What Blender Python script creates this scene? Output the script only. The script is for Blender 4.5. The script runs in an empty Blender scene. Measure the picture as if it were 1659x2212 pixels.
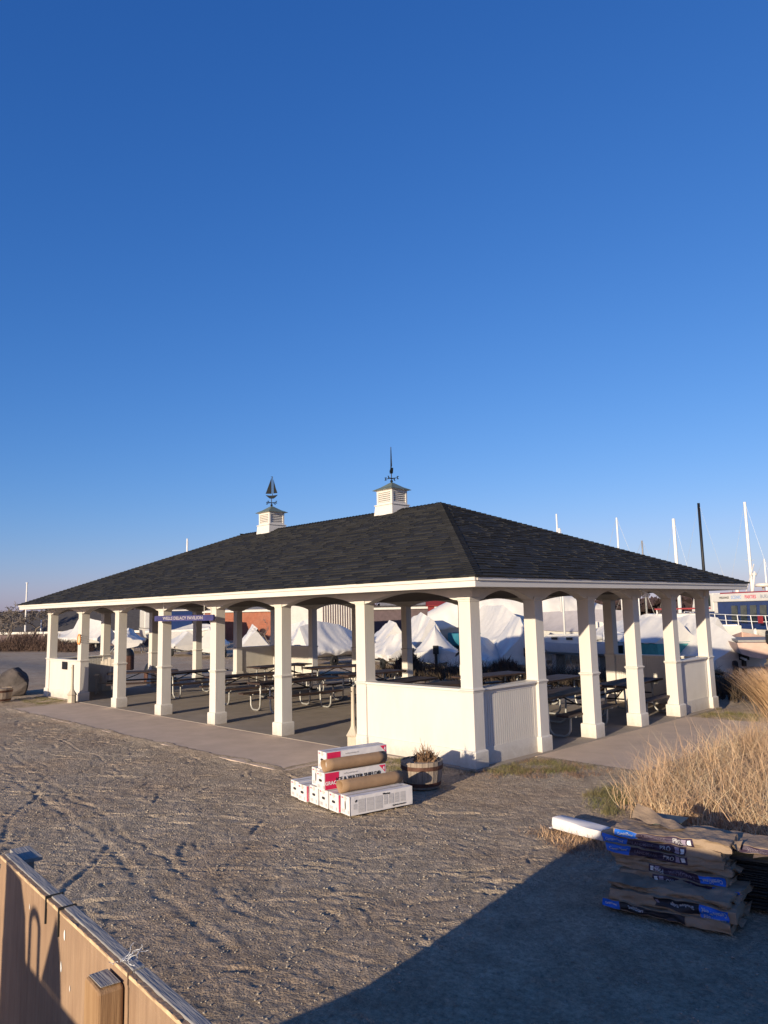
import bpy, math, random
import numpy as np
from mathutils import Vector, Matrix, noise as mnoise
R = math.radians
random.seed(7)
scene = bpy.context.scene
COL = scene.collection

# ------------------------------------------------------------------ camera
cam_d = bpy.data.cameras.new("camera")
cam_d.sensor_fit = 'HORIZONTAL'
cam_d.sensor_width = 36.0
cam_d.lens = 36.0 * 1610.09 / 1659.0
cam_d.clip_start = 0.05
cam_d.clip_end = 6000
cam = bpy.data.objects.new("camera", cam_d)
COL.objects.link(cam)
_y, _p, _r = -0.7975, 0.1331, -0.0229
_fw = Vector((math.cos(_p) * math.sin(_y), math.cos(_p) * math.cos(_y), math.sin(_p)))
_rt0 = Vector((math.cos(_y), -math.sin(_y), 0))
_up0 = _rt0.cross(_fw)
_rt = _rt0 * math.cos(_r) + _up0 * math.sin(_r)
_up = -_rt0 * math.sin(_r) + _up0 * math.cos(_r)
M = Matrix((( _rt.x, _up.x, -_fw.x, 7.0652), (_rt.y, _up.y, -_fw.y, -8.6282), (_rt.z, _up.z, -_fw.z, 2.2726), (0, 0, 0, 1)))
cam.matrix_world = M
scene.camera = cam

# ------------------------------------------------------------------ sky and sun
SUN_TO = Vector((0.97, -4.66, 1.0)).normalized()
world = bpy.data.worlds.new("World")
scene.world = world
world.use_nodes = True
wn = world.node_tree
wn.nodes.clear()
w_out = wn.nodes.new('ShaderNodeOutputWorld')
w_bg = wn.nodes.new('ShaderNodeBackground')
w_sky = wn.nodes.new('ShaderNodeTexSky')
w_sky.sky_type = 'NISHITA'
w_sky.sun_disc = False
w_sky.sun_elevation = math.asin(SUN_TO.z)
w_sky.sun_rotation = math.atan2(SUN_TO.x, SUN_TO.y)
w_sky.altitude = 0
w_sky.air_density = 1.0
w_sky.dust_density = 0.5
w_sky.ozone_density = 5.6
w_hsv = wn.nodes.new('ShaderNodeMix')
w_hsv.data_type = 'RGBA'; w_hsv.blend_type = 'MULTIPLY'
w_hsv.inputs['Factor'].default_value = 1.0
w_hsv.inputs['B'].default_value = (1.0, 0.96, 1.06, 1)
w_sep = wn.nodes.new('ShaderNodeSeparateColor')
w_com = wn.nodes.new('ShaderNodeCombineColor')
def _pw(k, e, gain):
    a = wn.nodes.new('ShaderNodeMath'); a.operation = 'POWER'; a.inputs[1].default_value = e
    b = wn.nodes.new('ShaderNodeMath'); b.operation = 'MULTIPLY'; b.inputs[1].default_value = gain
    wn.links.new(w_sep.outputs[k], a.inputs[0]); wn.links.new(a.outputs[0], b.inputs[0]); wn.links.new(b.outputs[0], w_com.inputs[k])
def _lim(k, op, gain):
    a = wn.nodes.new('ShaderNodeMath'); a.operation = 'MULTIPLY'; a.inputs[1].default_value = gain
    b = wn.nodes.new('ShaderNodeMath'); b.operation = op
    src = w_com.inputs[k].links[0].from_socket
    wn.links.new(w_sep.outputs[k], a.inputs[0]); wn.links.new(src, b.inputs[0]); wn.links.new(a.outputs[0], b.inputs[1]); wn.links.new(b.outputs[0], w_com.inputs[k])
_pw(0, 1.4, 0.95); _pw(1, 0.97, 0.965); _pw(2, 0.72, 1.53)
_lim(0, 'MINIMUM', 1.24); _lim(2, 'MAXIMUM', 0.80)
w_bg.inputs['Strength'].default_value = 0.115
wn.links.new(w_sky.outputs[0], w_hsv.inputs['A'])
wn.links.new(w_hsv.outputs['Result'], w_sep.inputs[0])
wn.links.new(w_com.outputs[0], w_bg.inputs['Color'])
wn.links.new(w_bg.outputs[0], w_out.inputs[0])
sun_d = bpy.data.lights.new("sun", 'SUN')
sun_d.energy = 5.0
sun_d.angle = R(0.5)
sun_d.color = (1.0, 0.85, 0.63)
sun = bpy.data.objects.new("sun", sun_d)
sun.rotation_euler = (-SUN_TO).to_track_quat('-Z', 'Y').to_euler()
sun.location = (20, -60, 20)
COL.objects.link(sun)
scene.view_settings.view_transform = 'Standard'
scene.view_settings.look = 'None'
scene.view_settings.gamma = 1
scene.view_settings.exposure = 0.45
scene.view_settings.use_curve_mapping = False

# ------------------------------------------------------------------ materials
def mat(name, col, rough=0.7, nscale=8.0, namt=0.15, col2=None, bump=0.0, bscale=60.0, metal=0.0, stretch=(1, 1, 1),
        spec=0.35, big=0.0, bigscale=0.7, bigcol=None, splash=0.0):
    m = bpy.data.materials.new(name)
    m.use_nodes = True
    nt = m.node_tree
    L = nt.links.new
    b = nt.nodes['Principled BSDF']
    b.inputs['Roughness'].default_value = rough
    b.inputs['Metallic'].default_value = metal
    b.inputs['Specular IOR Level'].default_value = spec
    tc = nt.nodes.new('ShaderNodeTexCoord')
    mp = nt.nodes.new('ShaderNodeMapping')
    mp.inputs['Scale'].default_value = stretch
    L(tc.outputs['Object'], mp.inputs[0])
    n = nt.nodes.new('ShaderNodeTexNoise')
    n.inputs['Scale'].default_value = nscale
    n.inputs['Detail'].default_value = 6
    n.inputs['Roughness'].default_value = 0.65
    L(mp.outputs[0], n.inputs['Vector'])
    ramp = nt.nodes.new('ShaderNodeValToRGB')
    c2 = col2 if col2 else tuple(max(0, c * (1 - 2 * namt)) for c in col)
    c1 = col if col2 else tuple(min(1, c * (1 + namt)) for c in col)
    ramp.color_ramp.elements[0].position = 0.3
    ramp.color_ramp.elements[1].position = 0.7
    ramp.color_ramp.elements[0].color = (*c2, 1)
    ramp.color_ramp.elements[1].color = (*c1, 1)
    L(n.outputs[0], ramp.inputs[0])
    out = ramp.outputs[0]
    if big > 0:
        n2 = nt.nodes.new('ShaderNodeTexNoise')
        n2.inputs['Scale'].default_value = bigscale
        n2.inputs['Detail'].default_value = 4
        L(tc.outputs['Object'], n2.inputs['Vector'])
        r2 = nt.nodes.new('ShaderNodeMapRange')
        r2.inputs[1].default_value = 0.4
        r2.inputs[2].default_value = 0.68
        r2.inputs[4].default_value = big
        L(n2.outputs[0], r2.inputs[0])
        mx = nt.nodes.new('ShaderNodeMix')
        mx.data_type = 'RGBA'
        mx.inputs['B'].default_value = (*(bigcol or tuple(c * 0.6 for c in col)), 1)
        L(r2.outputs[0], mx.inputs['Factor'])
        L(out, mx.inputs['A'])
        out = mx.outputs['Result']
    if splash > 0:
        sx = nt.nodes.new('ShaderNodeSeparateXYZ'); L(tc.outputs['Object'], sx.inputs[0])
        n5 = nt.nodes.new('ShaderNodeTexNoise'); n5.inputs['Scale'].default_value = 9; n5.inputs['Detail'].default_value = 8; n5.inputs['Roughness'].default_value = .75
        L(tc.outputs['Object'], n5.inputs['Vector'])
        hz = nt.nodes.new('ShaderNodeMapRange'); hz.inputs[1].default_value = 0.0; hz.inputs[2].default_value = 0.30; hz.inputs[3].default_value = .75; hz.inputs[4].default_value = .30
        L(sx.outputs[2], hz.inputs[0])
        lt = nt.nodes.new('ShaderNodeMath'); lt.operation = 'SUBTRACT'; L(hz.outputs[0], lt.inputs[0]); L(n5.outputs[0], lt.inputs[1])
        cl = nt.nodes.new('ShaderNodeMapRange'); cl.inputs[1].default_value = -.05; cl.inputs[2].default_value = .25; cl.inputs[4].default_value = splash; L(lt.outputs[0], cl.inputs[0])
        mx5 = nt.nodes.new('ShaderNodeMix'); mx5.data_type = 'RGBA'; mx5.inputs['B'].default_value = (.30, .24, .18, 1)
        L(cl.outputs[0], mx5.inputs['Factor']); L(out, mx5.inputs['A']); out = mx5.outputs['Result']
    L(out, b.inputs['Base Color'])
    if bump > 0:
        n3 = nt.nodes.new('ShaderNodeTexNoise')
        n3.inputs['Scale'].default_value = bscale
        n3.inputs['Detail'].default_value = 5
        L(mp.outputs[0], n3.inputs['Vector'])
        bp = nt.nodes.new('ShaderNodeBump')
        bp.inputs['Strength'].default_value = min(1, bump)
        bp.inputs['Distance'].default_value = 0.02
        L(n3.outputs[0], bp.inputs['Height'])
        L(bp.outputs[0], b.inputs['Normal'])
    return m

MAT = {}
MAT['paint'] = mat('white_paint', (0.60, 0.56, 0.505), 0.55, 3.0, 0.04, stretch=(1, 1, 0.25), bump=0.08, bscale=40, big=0.10, bigscale=1.6, bigcol=(0.52, 0.48, 0.42), splash=.38)
MAT['paint2'] = mat('white_trim', (0.61, 0.57, 0.515), 0.45, 5.0, 0.03, stretch=(0.3, 0.3, 1))
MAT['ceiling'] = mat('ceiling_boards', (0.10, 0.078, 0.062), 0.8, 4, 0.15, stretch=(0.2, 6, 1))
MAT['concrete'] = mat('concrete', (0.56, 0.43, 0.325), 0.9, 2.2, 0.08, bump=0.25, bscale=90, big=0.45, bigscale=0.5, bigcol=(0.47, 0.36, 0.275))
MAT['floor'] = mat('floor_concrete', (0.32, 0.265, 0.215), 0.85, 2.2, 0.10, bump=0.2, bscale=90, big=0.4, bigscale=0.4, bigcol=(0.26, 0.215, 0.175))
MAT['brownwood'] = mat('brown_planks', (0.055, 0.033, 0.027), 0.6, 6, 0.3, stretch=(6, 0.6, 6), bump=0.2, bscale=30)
MAT['galv'] = mat('galvanised_steel', (0.42, 0.41, 0.38), 0.45, 12, 0.15, metal=0.4)
MAT['darkmetal'] = mat('dark_metal', (0.005, 0.008, 0.010), 0.6, 10, 0.2)
MAT['copper'] = mat('patina_copper', (0.16, 0.20, 0.155), 0.55, 5, 0.25, col2=(0.10, 0.12, 0.10), metal=0.2)
MAT['signblue'] = mat('navy_sign_paint', (0.05, 0.048, 0.15), 0.5, 6, 0.2)
MAT['signtext'] = mat('sign_letter_paint', (0.36, 0.33, 0.36), 0.5, 20, 0.1)
MAT['black'] = mat('black_plastic', (0.012, 0.012, 0.013), 0.5, 8, 0.2)
MAT['rubber'] = mat('rubber', (0.02, 0.02, 0.02), 0.85, 8, 0.2)
MAT['cardwhite'] = mat('white_cardboard', (0.64, 0.61, 0.60), 0.6, 4, 0.04, bump=0.06, bscale=15)
MAT['cardred'] = mat('red_print', (0.62, 0.022, 0.085), 0.5, 6, 0.08)
MAT['cardink'] = mat('black_print', (0.02, 0.02, 0.022), 0.6, 6, 0.1)
MAT['cardgrey'] = mat('grey_print', (0.50, 0.48, 0.48), 0.6, 90, 0.25, stretch=(1, 0.15, 6))
MAT['kraft'] = mat('brown_kraft_paper', (0.30, 0.19, 0.108), 0.75, 6, 0.10, bump=0.06, bscale=30)
MAT['kraft2'] = mat('wrapper_paper', (0.30, 0.215, 0.145), 0.8, 5, 0.14, bump=0.6, bscale=22, big=.3, bigscale=5, bigcol=(.24, .165, .11))
MAT['wrapblue'] = mat('blue_wrapper_print', (0.010, 0.115, 0.52), 0.5, 5, 0.15)
MAT['wrappurple'] = mat('purple_wrapper_print', (0.035, 0.02, 0.045), 0.55, 5, 0.2)
MAT['wrapblack'] = mat('black_wrapper_print', (0.014, 0.013, 0.018), 0.55, 5, 0.2)
MAT['wraptext'] = mat('white_wrapper_print', (0.70, 0.68, 0.68), 0.6, 5, 0.1)
MAT['wraptext2'] = mat('dim_wrapper_print', (0.30, 0.24, 0.30), 0.6, 5, 0.2)
MAT['shingleloose'] = mat('loose_shingle', (0.022, 0.024, 0.024), 0.9, 60, 0.4, bump=0.3, bscale=200)
MAT['plywood'] = mat('weathered_plywood', (0.37, 0.245, 0.155), 0.8, 9, 0.2, col2=(0.25, 0.155, 0.095), stretch=(2.4, 1, 0.22), bump=0.35, bscale=26, big=0.6, bigscale=4.5, bigcol=(0.20, 0.125, 0.078))
MAT['lumber'] = mat('fresh_lumber', (0.38, 0.235, 0.12), 0.7, 9, 0.2, col2=(0.24, 0.135, 0.065), stretch=(5, 5, 0.25), bump=0.15, bscale=26)
MAT['greywood'] = mat('grey_weathered_wood', (0.30, 0.28, 0.26), 0.85, 14, 0.12, stretch=(0.4, 5, 5), bump=0.25, bscale=30, big=0.4, bigscale=6, bigcol=(0.19, 0.18, 0.17))
MAT['string'] = mat('white_string', (0.75, 0.73, 0.70), 0.8, 10, 0.1)
MAT['stone'] = mat('dark_boulder', (0.075, 0.062, 0.056), 0.85, 3, 0.3, bump=0.7, bscale=9, big=0.5, bigscale=1.8, bigcol=(0.13, 0.105, 0.092))
MAT['barrel'] = mat('weathered_oak_staves', (0.36, 0.29, 0.225), 0.8, 10, 0.25, col2=(0.20, 0.155, 0.12), stretch=(5, 5, 0.4), bump=0.4, bscale=30)
MAT['hoop'] = mat('rusty_hoop', (0.11, 0.052, 0.036), 0.7, 12, 0.3, metal=0.3)
MAT['soil'] = mat('soil', (0.06, 0.045, 0.035), 0.95, 20, 0.3, bump=0.5, bscale=40)
MAT['tanplastic'] = mat('tan_plastic', (0.50, 0.43, 0.33), 0.55, 6, 0.06)
MAT['wrap'] = mat('white_shrink_wrap', (0.54, 0.52, 0.49), 0.38, 3, 0.04, bump=.6, bscale=6, spec=0.5)
MAT['wrapb'] = mat('blue_shrink_wrap', (0.13, 0.24, 0.50), 0.42, 3, 0.10, bump=0.7, bscale=4, spec=0.5)
MAT['wrapcream'] = mat('cream_shrink_wrap', (0.60, 0.57, 0.52), 0.45, 3, 0.03, bump=0.45, bscale=1.6, spec=0.5)
MAT['tarpgrey'] = mat('grey_canvas', (0.36, 0.33, 0.33), 0.85, 3, 0.06, bump=0.35, bscale=3)
MAT['tarpteal'] = mat('teal_canvas', (0.075, 0.30, 0.29), 0.8, 3, 0.12, bump=0.35, bscale=4)
MAT['teal'] = mat('teal_hull_paint', (0.03, 0.17, 0.24), 0.4, 3, 0.15)
MAT['hullwhite'] = mat('white_gelcoat', (0.60, 0.57, 0.52), 0.3, 3, 0.04, spec=0.5)
MAT['hullgrey'] = mat('grey_gelcoat', (0.42, 0.45, 0.50), 0.3, 3, 0.05, spec=0.5)
MAT['hullpink'] = mat('antifoul_buff', (0.52, 0.36, 0.29), 0.7, 3, 0.1)
MAT['hullred'] = mat('antifoul_red', (0.20, 0.045, 0.03), 0.7, 3, 0.15)
MAT['navy'] = mat('navy_cabin_paint', (0.013, 0.032, 0.115), 0.3, 3, 0.12, spec=0.5)
MAT['boatred'] = mat('red_canvas', (0.26, 0.025, 0.03), 0.7, 3, 0.1)
MAT['glass'] = mat('dark_glass', (0.035, 0.045, 0.045), 0.06, 2, 0.3, spec=0.6)
MAT['alu'] = mat('white_aluminium', (0.72, 0.70, 0.66), 0.4, 3, 0.05)
MAT['steelrail'] = mat('rail_paint', (0.72, 0.71, 0.69), 0.35, 3, 0.05)
MAT['brick'] = mat('brick_wall', (0.36, 0.13, 0.075), 0.9, 3.5, 0.25, col2=(0.25, 0.085, 0.05), big=0.3, bigscale=0.8, bigcol=(0.36, 0.19, 0.13))
MAT['maroon'] = mat('maroon_siding', (0.115, 0.082, 0.085), 0.9, 2, 0.12)
MAT['redbarn'] = mat('red_siding', (0.20, 0.022, 0.022), 0.8, 3, 0.15, stretch=(6, 6, 0.4))
MAT['darkroof'] = mat('dark_roofing', (0.055, 0.05, 0.05), 0.9, 3, 0.2)
MAT['greyroof'] = mat('grey_roofing', (0.22, 0.21, 0.21), 0.9, 3, 0.15)
MAT['siding'] = mat('pale_siding', (0.62, 0.59, 0.53), 0.7, 3, 0.06)
MAT['orange'] = mat('orange_paint', (0.72, 0.30, 0.10), 0.6, 8, 0.15)
MAT['bark'] = mat('grey_bark', (0.20, 0.165, 0.14), 0.9, 12, 0.3)
MAT['brush'] = mat('brown_brush', (0.115, 0.07, 0.05), 0.9, 1.2, 0.3, col2=(0.06, 0.038, 0.03))
MAT['shaded_grass'] = mat('grass_dark_for_shade', (0.085, 0.06, 0.04), 0.9, 3, 0.3, col2=(0.045, 0.034, 0.026))  # rough grass darkened to carry the pavilion's shade
MAT['pebble'] = mat('pebble', (0.38, 0.33, 0.26), 0.85, 40, 0.3, col2=(0.26, 0.22, 0.18))
MAT['straw3'] = mat('pale_dry_grass', (0.66, 0.54, 0.37), 0.75, 9, 0.2, col2=(0.42, 0.30, 0.17))
MAT['wood_far'] = mat('far_woodland', (0.06, 0.036, 0.034), 0.95, 0.3, 0.3, col2=(0.034, 0.022, 0.024))
MAT['straw'] = mat('dry_grass', (0.62, 0.43, 0.26), 0.75, 5.5, 0.2, col2=(0.36, 0.21, 0.115))
MAT['straw2'] = mat('brown_dead_grass', (0.26, 0.16, 0.095), 0.8, 3.5, 0.2, col2=(0.14, 0.085, 0.055))
MAT['greengrass'] = mat('dull_green_grass', (0.115, 0.125, 0.04), 0.8, 2.5, 0.2, col2=(0.19, 0.145, 0.065))
MAT['chairwhite'] = mat('pale_wood', (0.58, 0.50, 0.42), 0.7, 6, 0.1)
MAT['lampwhite'] = mat('white_lamp_housing', (0.82, 0.82, 0.80), 0.35, 3, 0.02)

# ------------------------------------------------------------------ mesh builder
class MB:
    def __init__(s):
        s.v = []; s.f = []; s.mi = []; s.uv = {}
    def add(s, vs, fs, mi=0):
        o = len(s.v)
        s.v.extend([tuple(v) for v in vs])
        for f in fs:
            s.f.append([i + o for i in f]); s.mi.append(mi)
        return s
    def box(s, x0, x1, y0, y1, z0, z1, mi=0, M=None):
        vs = [(x, y, z) for z in (z0, z1) for y in (y0, y1) for x in (x0, x1)]
        if M is not None: vs = [tuple(M @ Vector(v)) for v in vs]
        return s.add(vs, [(0, 2, 3, 1), (4, 5, 7, 6), (0, 1, 5, 4), (2, 6, 7, 3), (0, 4, 6, 2), (1, 3, 7, 5)], mi)
    def prism(s, poly, axis, a, b, mi=0):
        # poly: 2d points counter-clockwise, extruded along axis from a to b
        n = len(poly)
        def p3(p, t):
            if axis == 'y': return (p[0], t, p[1])
            if axis == 'x': return (t, p[0], p[1])
            return (p[0], p[1], t)
        vs = [p3(p, a) for p in poly] + [p3(p, b) for p in poly]
        fs = [tuple(range(n))[::-1], tuple(range(n, 2 * n))] + [(i, (i + 1) % n, n + (i + 1) % n, n + i) for i in range(n)]
        return s.add(vs, fs, mi)
    def tube(s, path, r, n=8, mi=0, caps=True):
        path = [Vector(p) for p in path]
        rs = r if isinstance(r, (list, tuple)) else [r] * len(path)
        rings = []
        ref = None
        for i, p in enumerate(path):
            t = (path[min(i + 1, len(path) - 1)] - path[max(i - 1, 0)])
            if t.length < 1e-9: t = Vector((0, 0, 1))
            t.normalize()
            if ref is None:
                ref = Vector((0, 0, 1)) if abs(t.z) < 0.9 else Vector((1, 0, 0))
            u = t.cross(ref)
            if u.length < 1e-6: u = t.cross(Vector((0.3, 1, 0.2)))
            u.normalize()
            w = u.cross(t)
            ref = w
            rings.append([p + (u * math.cos(2 * math.pi * k / n) + w * math.sin(2 * math.pi * k / n)) * rs[i] for k in range(n)])
        vs = [v for rg in rings for v in rg]
        fs = []
        for i in range(len(rings) - 1):
            for k in range(n):
                a, b = i * n + k, i * n + (k + 1) % n
                fs.append((a, a + n, b + n, b))
        if caps:
            fs.append(tuple(range(n)))
            fs.append(tuple(range((len(rings) - 1) * n, len(rings) * n))[::-1])
        return s.add(vs, fs, mi)
    def lathe(s, prof, n=24, c=(0, 0, 0), mi=0, close=True):
        vs = []
        for (r, z) in prof:
            for k in range(n):
                a = 2 * math.pi * k / n
                vs.append((c[0] + r * math.cos(a), c[1] + r * math.sin(a), c[2] + z))
        fs = []
        for i in range(len(prof) - 1):
            for k in range(n):
                a, b = i * n + k, i * n + (k + 1) % n
                fs.append((a, b, b + n, a + n))
        if close:
            fs.append(tuple(range(n))[::-1])
            fs.append(tuple(range((len(prof) - 1) * n, len(prof) * n)))
        return s.add(vs, fs, mi)
    def grid(s, P, mi=0, closed_u=False):
        # P[i][j] points
        ni, nj = len(P), len(P[0])
        vs = [p for row in P for p in row]
        fs = []
        for i in range(ni - 1):
            for j in range(nj - 1):
                fs.append((i * nj + j, i * nj + j + 1, (i + 1) * nj + j + 1, (i + 1) * nj + j))
        return s.add(vs, fs, mi)
    def build(s, name, mats, parent=None, loc=None, rotz=0.0, smooth=False, bevel=0.0, autosmooth=None):
        me = bpy.data.meshes.new(name)
        me.from_pydata(s.v, [], s.f)
        if not isinstance(mats, (list, tuple)): mats = [mats]
        for m in mats: me.materials.append(MAT[m] if isinstance(m, str) else m)
        if any(s.mi): me.polygons.foreach_set('material_index', s.mi)
        if smooth: me.polygons.foreach_set('use_smooth', [True] * len(me.polygons))
        me.update()
        o = bpy.data.objects.new(name, me)
        COL.objects.link(o)
        if parent is not None: o.parent = parent
        if loc is not None: o.location = loc
        if rotz: o.rotation_euler = (0, 0, rotz)
        if autosmooth:
            me.polygons.foreach_set('use_smooth', [True] * len(me.polygons))
            me.set_sharp_from_angle(angle=R(autosmooth))
        if bevel > 0:
            md = o.modifiers.new('bevel', 'BEVEL')
            md.width = bevel; md.segments = 2; md.limit_method = 'ANGLE'; md.angle_limit = R(40)
        return o

def np_mesh(name, V, F, mats, parent=None, smooth=False):
    # V (n,3) array, F (m,4) int array of quads (or (m,3) triangles)
    me = bpy.data.meshes.new(name)
    V = np.asarray(V, dtype=np.float32); F = np.asarray(F, dtype=np.int32)
    k = F.shape[1]
    me.vertices.add(len(V)); me.vertices.foreach_set('co', V.ravel())
    me.loops.add(F.size); me.loops.foreach_set('vertex_index', F.ravel())
    me.polygons.add(len(F))
    me.polygons.foreach_set('loop_start', np.arange(0, F.size, k, dtype=np.int32))
    if smooth: me.polygons.foreach_set('use_smooth', np.ones(len(F), dtype=bool))
    me.update(calc_edges=True)
    for m in (mats if isinstance(mats, (list, tuple)) else [mats]): me.materials.append(MAT[m] if isinstance(m, str) else m)
    o = bpy.data.objects.new(name, me)
    COL.objects.link(o)
    if parent is not None: o.parent = parent
    return o

def tag(o, label=None, cat=None, group=None, kind=None):
    if label: o['label'] = label
    if cat: o['category'] = cat
    if group: o['group'] = group
    if kind: o['kind'] = kind
    return o
def empty(name, loc, rotz=0.0, label=None, cat=None, group=None):
    o = bpy.data.objects.new(name, None)
    o.empty_display_size = 0.2
    o.location = loc; o.rotation_euler = (0, 0, rotz)
    COL.objects.link(o)
    return tag(o, label, cat, group)
def dup(root, loc, rotz=0.0, label=None):
    def cp(o, par):
        c = o.copy(); COL.objects.link(c)
        if par is not None: c.parent = par
        for ch in list(o.children): cp(ch, c)
        return c
    r = cp(root, None)
    r.location = loc; r.rotation_euler = (0, 0, rotz)
    if label: r['label'] = label
    return r
_txt_cache = {}
def text_obj(name, body, size, mt, M, parent=None, bold=0.0, sx=1.0, depth=0.0015, align='CENTER'):
    cu = bpy.data.curves.new('t', 'FONT')
    cu.body = body; cu.size = size; cu.extrude = depth; cu.offset = bold
    cu.align_x = align; cu.align_y = 'CENTER'; cu.resolution_u = 2
    to = bpy.data.objects.new('t', cu)
    COL.objects.link(to)
    bpy.context.view_layer.update()
    me = bpy.data.meshes.new_from_object(to.evaluated_get(bpy.context.evaluated_depsgraph_get()))
    bpy.data.objects.remove(to); bpy.data.curves.remove(cu)
    me.transform(M @ Matrix.Diagonal((sx, 1, 1, 1)))
    me.materials.clear(); me.materials.append(MAT[mt])
    me.name = name
    o = bpy.data.objects.new(name, me)
    COL.objects.link(o)
    if parent is not None: o.parent = parent
    return o
def frame_M(origin, xdir, ydir):
    x = Vector(xdir).normalized(); y = Vector(ydir).normalized(); z = x.cross(y)
    return Matrix(((x.x, y.x, z.x, origin[0]), (x.y, y.y, z.y, origin[1]), (x.z, y.z, z.z, origin[2]), (0, 0, 0, 1)))

# fast vectorised value noise
_rng = np.random.default_rng(11)
_tab = _rng.random((256, 256)).astype(np.float32)
def vnoise(x, y):
    xi = np.floor(x).astype(int); yi = np.floor(y).astype(int)
    fx = x - xi; fy = y - yi
    fx = fx * fx * (3 - 2 * fx); fy = fy * fy * (3 - 2 * fy)
    a = _tab[xi % 256, yi % 256]; b = _tab[(xi + 1) % 256, yi % 256]
    c = _tab[xi % 256, (yi + 1) % 256]; d = _tab[(xi + 1) % 256, (yi + 1) % 256]
    return (a * (1 - fx) + b * fx) * (1 - fy) + (c * (1 - fx) + d * fx) * fy - 0.5
def sstep(a, b, x):
    t = np.clip((x - a) / (b - a), 0, 1)
    return t * t * (3 - 2 * t)
MAT['orangepale'] = mat('pale_orange_paint', (0.80, 0.55, 0.36), 0.6, 25, 0.15)
MAT['darkflash'] = mat('dark_flashing', (0.055, 0.065, 0.062), 0.45, 8, 0.15, metal=0.2)
MAT['textblue'] = mat('pale_blue_lettering', (0.22, 0.36, 0.62), 0.5, 6, 0.1)
MAT['textgrey'] = mat('grey_lettering', (0.28, 0.30, 0.36), 0.5, 6, 0.1)

MAT['edgewood'] = mat('splintered_ply_edge', (0.62, 0.44, 0.26), 0.8, 30, 0.2)

# ================================================================== SETTING
COLX = [0.0] + [-(2.31 + 2.35 * i) for i in range(6)] + [-16.37]     # right edge of the columns on the long sides
COLY = [0.0, 1.66, 3.31, 4.96, 6.62, 8.27]                            # front edge of the columns on the short sides
XB, YB = -16.67, 8.57                                                 # far edges

def ground_z(x, y):
    x = np.asarray(x, dtype=float); y = np.asarray(y, dtype=float)
    start = 9.5 - 7.0 * (1 - sstep(-21.0, -17.5, x))
    z = -0.03 - 0.87 * sstep(0, 1, (y - start) / 11.0)
    return z
def gz(x, y):
    return float(ground_z(np.array([x]), np.array([y]))[0])

def rect_dist(x, y, x0, x1, y0, y1):
    # signed distance, negative inside
    dx = np.maximum(x0 - x, x - x1); dy = np.maximum(y0 - y, y - y1)
    return np.where((dx > 0) & (dy > 0), np.sqrt(np.maximum(dx, 0) ** 2 + np.maximum(dy, 0) ** 2), np.maximum(dx, dy))

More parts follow.
